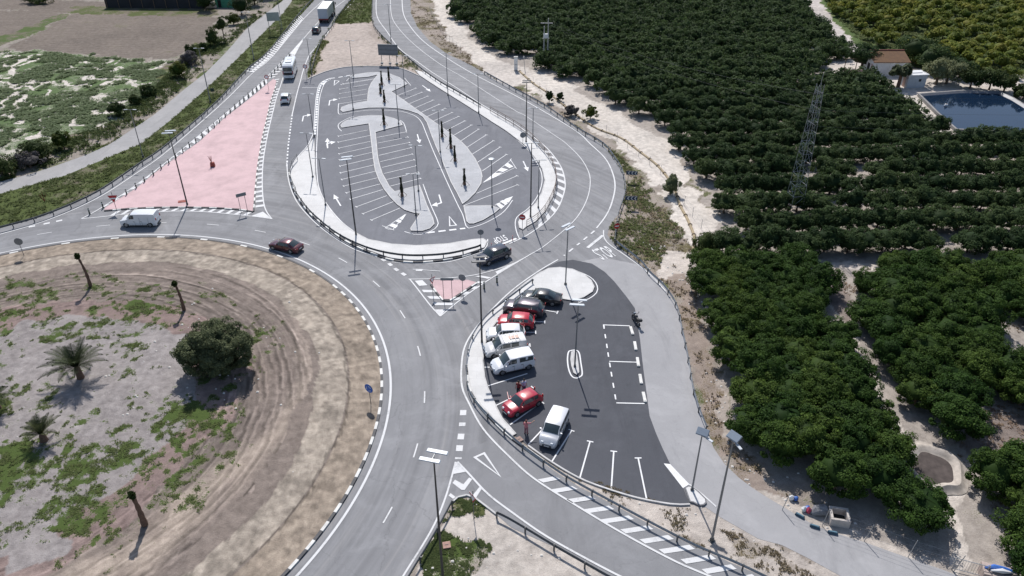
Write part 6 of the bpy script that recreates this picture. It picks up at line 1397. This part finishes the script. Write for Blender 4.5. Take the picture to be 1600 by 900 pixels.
m = MB(); m.tube([(0, 0, Ht), (.1, 0, Ht+1.6)], .03, 5); m.build('lightning_rod', GALV, o)
for z, l in ((17.6, .8), (15.6, .9), (13.4, .8)):
    for s in (1, -1): m = MB(); m.tube([(0, s*l, z-.05), (0, s*l, z-.45)], [.05, .08], 8); m.build('insulator', simple('insulator_glass', (.1, .13, .12), .3), o)
# H pole with transformer, far left of the orchard
o = thing('transformer_pole', 'twin concrete power poles with a transformer box at the corner of the far orchard', 'power pole', Vector((7.4, 168, 0)))
for x, h in ((-.5, 7.6), (.35, 9.2)): m = MB(); m.box((x, 0, h/2), (.3, .3, h), taper=.6); m.build('pole', CONC, o)
m = MB(); m.box((-.1, -.3, 5.6), (1.1, .5, .9)); m.build('transformer', WHITEP, o, bevel=.05); m = MB(); m.box((0, 0, 8.2), (2.6, .12, .12)); m.box((-.1, 0, 5.0), (1.4, .2, .12)); m.build('crossarm', GALV, o)
def wire(a, b, sag, label):
    a, b = Vector(a), Vector(b); P = [a.lerp(b, t)-Vector((0, 0, sag*4*t*(1-t))) for t in np.linspace(0, 1, 24)]; m = MB(); m.tube([p_-a for p_ in P], .009, 4); w_ = m.build('power_line', GALV_DK); w_.location = a; prop(w_, label, 'power line', 'overhead power lines')
wire((39.2, 95.9, 17.3), (170, 118, 16), 3, 'topmost thin power line running right from the lattice pylon'); wire((39.2, 95.9, 15.2), (170, 116, 14), 3, 'middle thin power line running right from the lattice pylon'); wire((39.2, 95.9, 13.0), (170, 114, 12), 3, 'lowest thin power line running right from the lattice pylon')
wire((39.2, 95.9, 17.3), (7.4, 168, 8.6), 1.5, 'upper thin power line from the pylon to the twin poles'); wire((39.2, 95.9, 15.2), (7.4, 168, 8.2), 1.5, 'lower thin power line from the pylon to the twin poles')
o = thing('utility_kiosk', 'tall white utility kiosk at the head of the sandy track', 'utility box', at(806, 110)); m = MB(); m.box((0, 0, 1.45), (.75, .6, 2.7)); m.build('cabinet', WHITEP, o, bevel=.03); m = MB(); m.box((0, 0, 2.86), (.85, .7, .12)); m.build('cap', CONC, o); m = MB(); m.box((0, -.31, 1.3), (.6, .03, .06)); m.build('vent', BLACKP, o)
o = thing('leaning_post', 'thin leaning post next to the utility kiosk', 'post', at(820, 109)); m = MB(); m.tube([(0, 0, 0), (-.25, 0, 3.0)], .06, 6); m.build('pole', CONC, o); m = MB(); m.box((-.25, 0, 2.7), (.25, .1, .25)); m.build('plate', WHITEP, o)
# far upper left sheds
p = at(244, 12); o = thing('netting_shed', 'long dark netting shed at the top of the ploughed field', 'shed', (p.x, p.y+3, 0), -.03); m = MB(); m.box((0, 0, 1.6), (27, 7, 3.2)); m.build('netting_wall', NETTING, o); m = MB(); m.box((0, 0, 3.3), (27.4, 7.4, .15)); m.build('netting_roof', NETTING, o)
for x in np.linspace(-13, 13, 9): m = MB(); m.box((x, -3.6, 1.6), (.15, .1, 3.2)); m.build('post', BARK, o)
p = at(352, 13); o = thing('green_shed', 'small shed with a white roof and green wall at the top of the path', 'shed', (p.x, p.y+3, 0), -.06); m = MB(); m.box((0, 0, 1.2), (5.4, 4.5, 2.4)); m.build('wall', GREENROOF, o); m = MB(); m.box((0, .1, 2.6), (5.9, 5.0, .12), 0, 0, .07); m.build('roof', CP['white'], o); m = MB(); m.box((-1.5, -2.27, 1), (.9, .05, 1.9)); m.build('door', DARKHOLE, o)
o = thing('tarpaulin_heap', 'heap covered by a pale tarpaulin beside the green-walled shed', 'heap', at(330, 13)); m = MB(); V, Q, T = crown_np(1.9, 1.5, 1.1, .8, 6, 60, .1); m.tube([(-1.6, 0, .3), (-.6, 0, .8), (.5, .1, .9), (1.5, 0, .3)], [.3, .9, 1.0, .3], 9); m.build('cover', simple('pale_tarpaulin', (.5, .42, .38), .8, 0, .25, 1), o, True)
o = thing('farm_vehicle', 'dark parked tractor by the trees at the top left', 'tractor', at(384, 4)); m = MB(); m.box((0, 0, 1.0), (3.0, 1.3, .8)); m.build('bonnet', CP['dark'], o, bevel=.1); m = MB(); m.box((-.8, 0, 1.9), (1.4, 1.3, 1.2), taper=.85); m.build('cab', GLASS, o, bevel=.06)
for x, r_ in ((-.8, .75), (1.1, .45)):
    for s in (1, -1): m = MB(); m.tube([(x, s*.6, r_), (x, s*.95, r_)], r_, 14); m.build('wheel', TYRE, o, True)
# rusty box with a dead plant on the pink island
o = thing('rusty_box', 'rusty red box with a dead twig standing on the pink island', 'box', at(333, 261)+Vector((0, 0, .12)), .2); m = MB(); m.box((0, 0, .35), (.75, .6, .7), taper=.8); m.build('box_body', RUST, o, bevel=.05)
m = MB()
for k in range(7): a = k*.9; m.tube([(-.1, .1, .6), (-.15+math.cos(a)*.12, .1+math.sin(a)*.1, 1.1), (-.2+math.cos(a)*.3, .1+math.sin(a)*.25, 1.75)], [.035, .025, .012], 5)
m.build('dead_twig', simple('dead_wood', (.36, .15, .13), .9), o)
o = thing('manhole_cover', 'rusty rectangular cover lying flat on the pink island near the lamp', 'cover', at(285, 316)+Vector((0, 0, .12)), .3); m = MB(); m.box((0, 0, .03), (1.1, .7, .05)); m.build('plate', RUST, o); m = MB(); m.box((0, 0, .06), (.8, .05, .02)); m.build('handle', BLACKP, o)
o = thing('manhole_cover', 'rusty square cover in the green patch of the bottom triangle', 'cover', at(698, 853), .2); m = MB(); m.box((0, 0, .08), (.62, .62, .14)); m.build('plate', simple('clay_cover', (.36, .22, .18), .85, 0, .2, 5), o); m = MB(); m.box((0, 0, .16), (.3, .04, .02)); m.build('handle', BLACKP, o)
o = thing('manhole_cover', 'brown square cover at the lower end of the pavement by the guard rail', 'cover', at(811, 688), .6); m = MB(); m.box((0, 0, .08), (.6, .6, .14)); m.build('plate', simple('clay_cover2', (.30, .21, .18), .85, 0, .2, 5), o); m = MB(); m.box((0, 0, .16), (.3, .04, .02)); m.build('handle', BLACKP, o)
o = thing('dead_shrub', 'small reddish dead shrub on the verge left of the no entry sign', 'shrub', at(70, 315)); m = MB()
for k in range(12): a = k*.52*2; m.tube([(0, 0, 0), (math.cos(a)*.25, math.sin(a)*.25, .6), (math.cos(a)*.5, math.sin(a)*.5, 1.1+.2*(k % 3))], [.035, .025, .012], 5)
m.build('branches', simple('red_twigs', (.22, .05, .03), .9), o)
for c, rz, l in (((1249.5,807), -.72, 'first dark blue concrete stop at the edge of the service road, under the blue bag'), ((1273,824), -.42, 'middle dark blue concrete stop at the edge of the service road'), ((1301,833.5), -.28, 'last dark blue concrete stop, below the hollow concrete box')):
    o = thing('concrete_stop', l, 'barrier', at(*c), rz, 'blue concrete stops at the road edge'); m = MB(); m.box((0, 0, .12), (.82, .24, .24), taper=.85); m.build('block', BLUEGREY, o, bevel=.03); m = MB(); m.box((0, 0, .245), (.5, .1, .02)); m.build('worn_top', simple('worn_blue', (.10, .2, .26), .8, 0, .3, 9), o)
o = thing('concrete_box', 'open hollow concrete box at the orchard edge', 'concrete box', at(1309, 813), -.2)
m = MB()
for x, y_, sx, sy in ((0, .62, 1.5, .2), (0, -.62, 1.5, .2), (.65, 0, .2, 1.05), (-.65, 0, .2, 1.05)): m.box((x, y_, .4), (sx, sy, .8))
m.build('sides', simple('pale_concrete', (.5, .45, .41), .85, 0, .15, 3), o, bevel=.01); m = MB(); m.box((0, 0, .1), (1.1, 1.0, .1)); m.build('bottom', DARKHOLE, o)
def sack(label, c, cols, sz=.5):
    o = thing('plastic_bag', label, 'bag', at(*c), random.random()*3, 'litter bags at the orchard edge')
    for k, mt in enumerate(cols):
        m = MB(); a = k*2.2; x, y_ = math.cos(a)*.2, math.sin(a)*.2
        m.tube([(x-.2*sz, y_, .05), (x, y_+.05, .22), (x+.2*sz, y_, .3+.1*k), (x+.35*sz, y_, .36)], [.12, .3*sz+.08, .22*sz+.05, .04], 8); m.build('bag' if k == 0 else 'content', mt, o, True)
sack('blue plastic bag in the shade at the orchard edge', (1240,783), [BLUEPL, WHITEP]); sack('blue and red litter bag at the orchard edge beside the road', (1260,799), [BLUEPL, WHITEP, simple('litter_red', (.5, .05, .1), .5)])
o = thing('stone_slab', 'grey boulder lying beside the hollow concrete box', 'rock', at(1283, 802), .2); m = MB(); m.tube([(-.9, 0, .1), (-.5, .1, .3), (.2, 0, .36), (.8, 0, .12)], [.2, .45, .5, .2], 8); m.build('rock_body', simple('grey_rock', (.2, .2, .21), .9, 0, .3, 3), o)
o = thing('field_gate', 'small metal gate at the orchard entrance in the bottom right corner', 'gate', at(1512, 897), -.35)
for x in (-1.1, 1.1): m = MB(); m.tube([(x, 0, 0), (x, 0, 1.5)], .05, 6); m.build('post', GALV, o)
m = MB()
for z in (.2, 1.35): m.tube([(-1.05, 0, z), (1.05, 0, z)], .03, 6)
for x in np.linspace(-1.0, 1.0, 12): m.tube([(x, 0, .2), (x, 0, 1.35)], .012, 4)
m.build('gate_leaf', GALV, o)
o = thing('brick_box', 'pale masonry box heaped with blue and white plastic in the bottom right corner', 'masonry box', at(1552, 905), -.3); m = MB(); m.box((0, 0, .5), (2.0, 1.2, 1.0)); m.build('masonry', simple('pale_masonry', (.42, .34, .3), .85, 0, .15, 3), o, bevel=.02); m = MB(); m.box((0, -.61, .45), (1.4, .03, .7)); m.build('opening', DARKHOLE, o)
m = MB(); m.tube([(-.9, 0, 1.0), (-.3, .1, 1.15), (.4, 0, 1.2), (1.2, .2, 1.05)], [.08, .24, .26, .08], 8); m.build('plastic_sheet', BLUEPL, o, True); m = MB(); m.tube([(-.6, -.25, 1.12), (.2, -.2, 1.3), (.9, -.1, 1.25)], [.05, .2, .05], 7); m.build('white_bag', WHITEP, o, True)
# pit on the orchard path
pc = at(1457, 733); o = thing('earth_pit', 'round dug pit with a raised sandy rim on the orchard path', 'pit', (pc.x, pc.y, 0)); nr_, na = 14, 40; Vp = []; 
for i in range(nr_):
    t = i/(nr_-1); r_ = .1+3.3*t; z = .03+.42*math.exp(-((t-.74)/.13)**2)
    for j in range(na): a = 2*math.pi*j/na; k = 1+.12*math.sin(2*a+1)+.06*math.sin(5*a); Vp.append((math.cos(a)*r_*k*.8, math.sin(a)*r_*k*1.05, z*(1+.2*math.sin(3*a))+.012*(i == nr_-1)*0+ .012))
Qp = [(i*na+j, i*na+(j+1) % na, (i+1)*na+(j+1) % na, (i+1)*na+j) for i in range(nr_-1) for j in range(na)]
m = MB(); m.add(Vp, Qp); e = m.build('rim', simple('pit_sand', (.42, .375, .33), .95, 0, .35, 1.6, worn=(.25, .21, .18)), o, True)
m = MB(); m.add([(math.cos(2*math.pi*j/na)*2.15*(1+.12*math.sin(4*math.pi*j/na+1))*.8, math.sin(2*math.pi*j/na)*2.15*(1+.12*math.sin(4*math.pi*j/na+1))*1.05, .11) for j in range(na)], [tuple(range(na))]); m.build('pit_bottom', simple('pit_soil', (.075, .06, .055), .95, 0, .4, 1.5), o)
# litter: pale stones and scraps
ST = simple('pale_stone', (.6, .57, .53), .9, 0, .2, 3); V = []; Q = []
for (px, n_, sx, sy) in (((1155,735), 40, 3.5, 4), ((1130,650), 24, 1.5, 7), ((1020,385), 22, 1.5, 1), ((1040,430), 26, 3, 2), ((1190,800), 40, 6, 3), ((860,850), 40, 8, 4), ((300,560), 60, 12, 10), ((640,50), 40, 3, 14), ((1090,470), 30, 1.4, 7)):
    c = at(*px)
    for k in range(n_):
        x, y_, s = c.x+random.gauss(0, sx*.6), c.y+random.gauss(0, sy*.6), random.uniform(.04, .14)
        if not bool(roads(np.array([x]), np.array([y_]))[0]): continue
        z0 = .14 if math.hypot(x-ISL[0], y_-ISL[1]) < ISL_R-1 else 0
        b_ = len(V); V += [(x-s, y_-s*.7, z0), (x+s, y_-s, z0), (x+s*.8, y_+s, z0), (x-s, y_+s*.8, z0), (x-s*.6, y_-s*.4, z0+s*.8), (x+s*.5, y_-s*.6, z0+s*.7), (x+s*.5, y_+s*.5, z0+s*.8), (x-s*.5, y_+s*.5, z0+s*.6)]; Q += [(b_+4, b_+5, b_+6, b_+7), (b_, b_+1, b_+5, b_+4), (b_+1, b_+2, b_+6, b_+5), (b_+2, b_+3, b_+7, b_+6), (b_+3, b_, b_+4, b_+7)]
me = mesh_np('rubble', np.array(V), np.array(Q), ST); o = bpy.data.objects.new('rubble', me); COL.objects.link(o); prop(o, 'scattered pale stones and rubble on the bare ground', 'rubble', kind='stuff')
